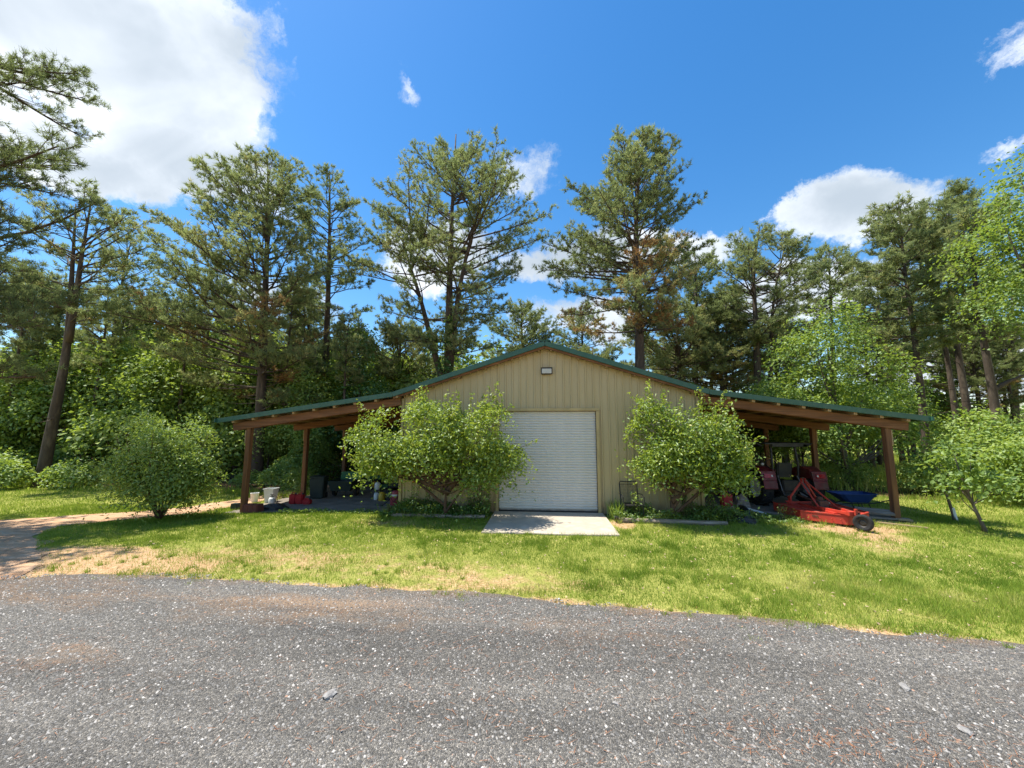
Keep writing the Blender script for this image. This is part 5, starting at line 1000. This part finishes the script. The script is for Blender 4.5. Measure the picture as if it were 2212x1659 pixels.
MB().beam((-.75, -.03, .95), (.0, -.03, .35), .03, .1).build('diagonal', M['rust'], rk)
# --- left lean-to
p = gp(545, 1107); bx_ = thing('storage_tub', 'brown-red ribbed tub at the foot of the left corner post', 'tub', p, .05)
MB().box((0, 0, .125), (.55, .35, .25), taper=.9).build('body', M['brick_red'], bx_, bevel=.015)
for x in (-.2, -.05, .1, .22): MB().box((x, -.17, .12), (.03, .02, .22), rx=.06).build('rib', M['brick_red'], bx_)
heap('tarp', 'black folded tarp slumped beside the brown-red tub', 'tarp', gp(592, 1101), .48, .3, .19, 7, 'black')
p = gp(508, 1101); o = MB().box((0, 0, .1), (.22, .2, .2), taper=.92).build('concrete_block', M['bin_green'], None, bevel=.01); o.location = p; setp(o, 'dark mossy block on the grass left of the corner post', 'block')
p = gp(584, 1085); bi = thing('white_bin', 'white flared plastic bin in the sun beside the left lean-to', 'bin', p, .15)
MB().lathe([(.19, 0), (.25, .46), (.28, .47), (.28, .50), (.245, .50), (.185, .03)], 4, (0, 0, 0)).build('body', M['white_pl'], bi); bi.rotation_euler.z = .9
MB().box((.0, .2, .4), (.2, .06, .03), rz=0).build('handle', M['white_pl'], bi)
p = gp(549, 1085); bu = thing('white_bucket', 'small white bucket half hidden behind the left corner post', 'bucket', (p[0], p[1], p[2])); MB().lathe([(.11, 0), (.135, .29), (.145, .30), (.145, .33), (.12, .33), (.1, .02)], 18).build('body', M['white_pl'], bu, smooth=True, bevel=0); MB().tube([(-.14, 0, .3), (0, -.13, .18), (.14, 0, .3)], .004, 4).build('handle', M['steel'], bu)
p = gp(586, 1091); sp = thing('garden_sprayer', 'white pump sprayer with black hose loop before the white bin', 'sprayer', p)
MB().lathe([(.09, 0), (.1, .02), (.1, .2), (.07, .25), (.045, .26)], 16).build('tank', M['white_pl'], sp, smooth=True, bevel=0)
MB().lathe([(.05, .255), (.055, .29), (.02, .30), (.018, .35)], 12).tube([(-.06, 0, .36), (.06, 0, .36)], .013, 6).build('pump', M['black'], sp)
MB().tube([(.05, -.02, .27), (.16, -.05, .33), (.24, -.03, .24), (.23, 0, .08), (.15, 0, .04)], .009, 6).build('hose', M['black'], sp)
p = gp(687, 1077); tb_ = thing('trash_bin', 'dark green wheeled trash bin behind the second left post', 'trash bin', p, .2)
MB().box((0, 0, .40), (.44, .44, .76), taper=1.22).build('body', M['bin_green'], tb_, bevel=.03); l_ = MB().box((0, 0, .81), (.56, .56, .05), ry=.06).build('lid', M['bin_green'], tb_, bevel=.02); MB().tube([(-.2, .29, .76), (.2, .29, .76)], .018, 6).build('handle', M['bin_green'], tb_)
for sx in (-1, 1): wheel(tb_, (sx * .23, .2, .1), .1, .05, rim='black')
p = gp(735, 1075); ct = thing('dump_cart', 'green dump cart hitched behind the lawn mower', 'cart', (p[0], p[1] + .35, p[2]), .12)
tv = []
for z, kx, ky in ((.26, .36, .48), (.62, .46, .60)):
    for x, y in ((-1, -1), (1, -1), (1, 1), (-1, 1)): tv.append((x * kx, y * ky, z))
ca = MB(); ca.add(tv, [(3, 2, 1, 0), (0, 1, 5, 4), (1, 2, 6, 5), (2, 3, 7, 6), (3, 0, 4, 7)]); ca.tube([tv[i] for i in (4, 5, 6, 7, 4)], .018, 6, cap=False); ca.build('tray', M['bin_green'], ct)
MB().box((0, .60, .72), (.86, .025, .32), rx=-.25).build('tailgate', M['cart_green'], ct, bevel=.01)
for sx in (-1, 1): wheel(ct, (sx * .42, .05, .19), .19, .12, rim='steel')
MB().tube([(.0, .4, .24), (.55, 1.1, .26)], .02, 6).build('tongue', M['dark_metal'], ct)
mw = thing('lawn_mower', 'green riding mower with yellow seat under the left lean-to', 'riding mower', (-7.15, 16.9, gz(-7.1, 16.9) + .012), -math.pi / 2 + .15)
MB().box((0, .75, .52), (.48, .75, .36)).box((0, 1.1, .45), (.44, .1, .3)).build('hood', M['cart_green'], mw, bevel=.06)
MB().box((0, -.2, .5), (.8, .75, .12)).box((-.36, -.3, .56), (.18, .6, .1)).box((.36, -.3, .56), (.18, .6, .1)).build('fender_deck', M['cart_green'], mw, bevel=.04)
MB().box((0, .35, .32), (.4, 1.7, .16)).build('chassis', M['dark_metal'], mw, bevel=.02)
MB().box((0, .25, .18), (1.05, .7, .14)).build('mower_deck', M['cart_green'], mw, bevel=.05)
st_ = MB(); st_.box((0, -.18, .68), (.46, .44, .1)); st_.box((0, -.40, .88), (.46, .09, .36), rx=.15); st_.build('seat', M['yellow'], mw, bevel=.035)
sw = MB(); sw.tube([(.17 * math.cos(a), .38 + .07 * math.sin(a), .86 + .15 * math.sin(a)) for a in np.linspace(0, 6.283, 17)], .013, 6, cap=False); sw.tube([(0, .38, .86), (0, .5, .66)], .018, 6); sw.build('steering_wheel', M['black'], mw)
for sx in (-1, 1): wheel(mw, (sx * .38, -.3, .25), .25, .2, rim='yellow'); wheel(mw, (sx * .36, .95, .18), .18, .14, rim='yellow')
gr_ = thing('engine_cart', 'black engine cart with a tan canvas hood at the back of the left lean-to', 'machine', (-6.25, 16.3, gz(-6.2, 16.3) + .012), .2)
MB().box((0, 0, .3), (.75, .5, .28)).box((.1, 0, .52), (.4, .36, .22)).build('body', M['black'], gr_, bevel=.03)
MB().lathe([(.1, -.06), (.15, -.05), (.15, .05), (.1, .06)], 14, (-.15, -.24, .58), 'Y').build('flywheel_guard', M['steel'], gr_)
MB().add([(-.34, -.26, .78), (.36, -.26, .78), (.36, .26, .78), (-.34, .26, .78), (-.1, -.1, .95), (.22, -.14, .98), (.22, .14, .96), (-.1, .12, .95), (-.36, -.28, .72), (.38, -.28, .70), (.38, .28, .72), (-.36, .28, .7)], [(4, 5, 6, 7), (0, 1, 5, 4), (1, 2, 6, 5), (2, 3, 7, 6), (3, 0, 4, 7), (8, 9, 1, 0), (9, 10, 2, 1), (10, 11, 3, 2), (11, 8, 0, 3)]).build('canvas_hood', M['tan_cloth'], gr_)
for x in (-.3, .3):
    for y in (-.22, .22): MB().tube([(x, y, .4), (x, y, .76)], .014, 6).build('stay', M['dark_metal'], gr_)
for sx in (-1, 1): wheel(gr_, (sx * .4, .1, .16), .16, .08, rim='steel')
for sx in (-1, 1): MB().box((sx * .32, -.22, .08), (.04, .04, .16)).build('leg', M['dark_metal'], gr_)
p = gp(814, 1074); o = MB().box((0, 0, .14), (.36, .3, .28)).build('crate', M['black'], None, bevel=.01); o.location = p; setp(o, 'black crate holding a white jug in the left lean-to', 'crate')
def jug(label, loc, mat, s, rz=0.0):
    t = thing('jug', label, 'jug', loc, rz, 'jugs under the left lean-to'); w_, h_ = s
    MB().lathe([(w_ * .46, 0), (w_ * .5, .02), (w_ * .5, h_ * .68), (w_ * .36, h_ * .84), (w_ * .16, h_ * .9), (w_ * .15, h_ * .95)], 14).build('body', M[mat], t, smooth=True, bevel=0); MB().lathe([(w_ * .17, h_ * .93), (w_ * .17, h_)], 10).build('cap', M['black'], t)
    MB().tube([(w_ * .45, 0, h_ * .45), (w_ * .55, 0, h_ * .75), (w_ * .2, 0, h_ * .88)], .012, 6).build('handle', M[mat], t); return t
jug('white jug on the black crate', (p[0], p[1], p[2] + .28), 'white_pl', (.2, .3))
jug('yellow oil jug beside the red tank under the left lean-to', gp(824, 1082), 'jug_yellow', (.22, .33)); jug('pale grey jug left of the yellow jug', gp(812, 1080), 'white_pl', (.16, .28)); jug('black jug between the yellow jug and red tank', gp(838, 1081), 'black', (.22, .36))
p = gp(853, 1091); tk = thing('spray_tank', 'faded red cylindrical tank with a white band beside the siding corner', 'tank', p)
MB().lathe([(.15, 0), (.165, .02), (.165, .36), (.155, .42), (.12, .46), (.05, .47)], 20).build('body', M['dull_red'], tk, smooth=True, bevel=0); MB().lathe([(.168, .30), (.168, .36)], 20, cap=False).build('band', M['white_pl'], tk)
MB().tube([(-.05, -.1, .48), (-.1, -.2, .3), (.02, -.22, .12), (.12, -.2, .22), (.14, -.15, .36)], .011, 6).tube([(-.08, -.1, .45), (-.16, -.2, .15), (-.3, -.35, .015), (-.42, -.3, .015), (-.35, -.18, .015)], .011, 6).build('hose', M['black'], tk)
# --- patio chair by the wall
ch = thing('patio_chair', 'black metal patio chair with mesh back half hidden by weeds right of the door', 'chair', (2.42, 11.72, gz(2.4, 11.7) + .015), .08)
MB().tube([(-.25, .1, .4), (-.26, .2, .95), (-.22, .21, 1.0), (-.08, .21, .985), (.08, .21, .985), (.22, .21, 1.0), (.26, .2, .95), (.25, .1, .4)], .014, 6).tube([(-.25, .2, .92), (.25, .2, .92)], .01, 6).build('back_frame', M['dark_metal'], ch)
me_ = MB()
for i in range(13): x = -.235 + i * .039; me_.tube([(x, .1, .42), (x, .2, .92)], .0028, 3)
for i in range(12): z = .45 + i * .04; me_.tube([(-.25, .108 + .2 * (z - .45) * .98, z), (.25, .108 + .2 * (z - .45) * .98, z)], .0028, 3)
me_.build('back_mesh', M['dark_metal'], ch)
MB().box((0, -.12, .40), (.5, .46, .02)).build('seat', M['dark_metal'], ch, bevel=.006)
for sx in (-1, 1):
    MB().tube([(sx * .27, .16, .66), (sx * .30, -.1, .67), (sx * .30, -.32, .62), (sx * .28, -.34, .42)], .013, 6).build('armrest', M['dark_metal'], ch)
    for y in (-.32, .1): MB().tube([(sx * .25, y, .42), (sx * .27, y * 1.05, 0)], .013, 6).build('leg', M['dark_metal'], ch)
o = thing('path_light', 'small black ground light at the end of the timber edging', 'garden light', (1.9, 11.12, gz(1.9, 11.1) + .015)); MB().tube([(0, 0, -.03), (0, 0, .08)], .012, 6).build('stake', M['black'], o); MB().box((0, -.02, .12), (.1, .08, .08), rx=.3).build('head', M['black'], o, bevel=.008)
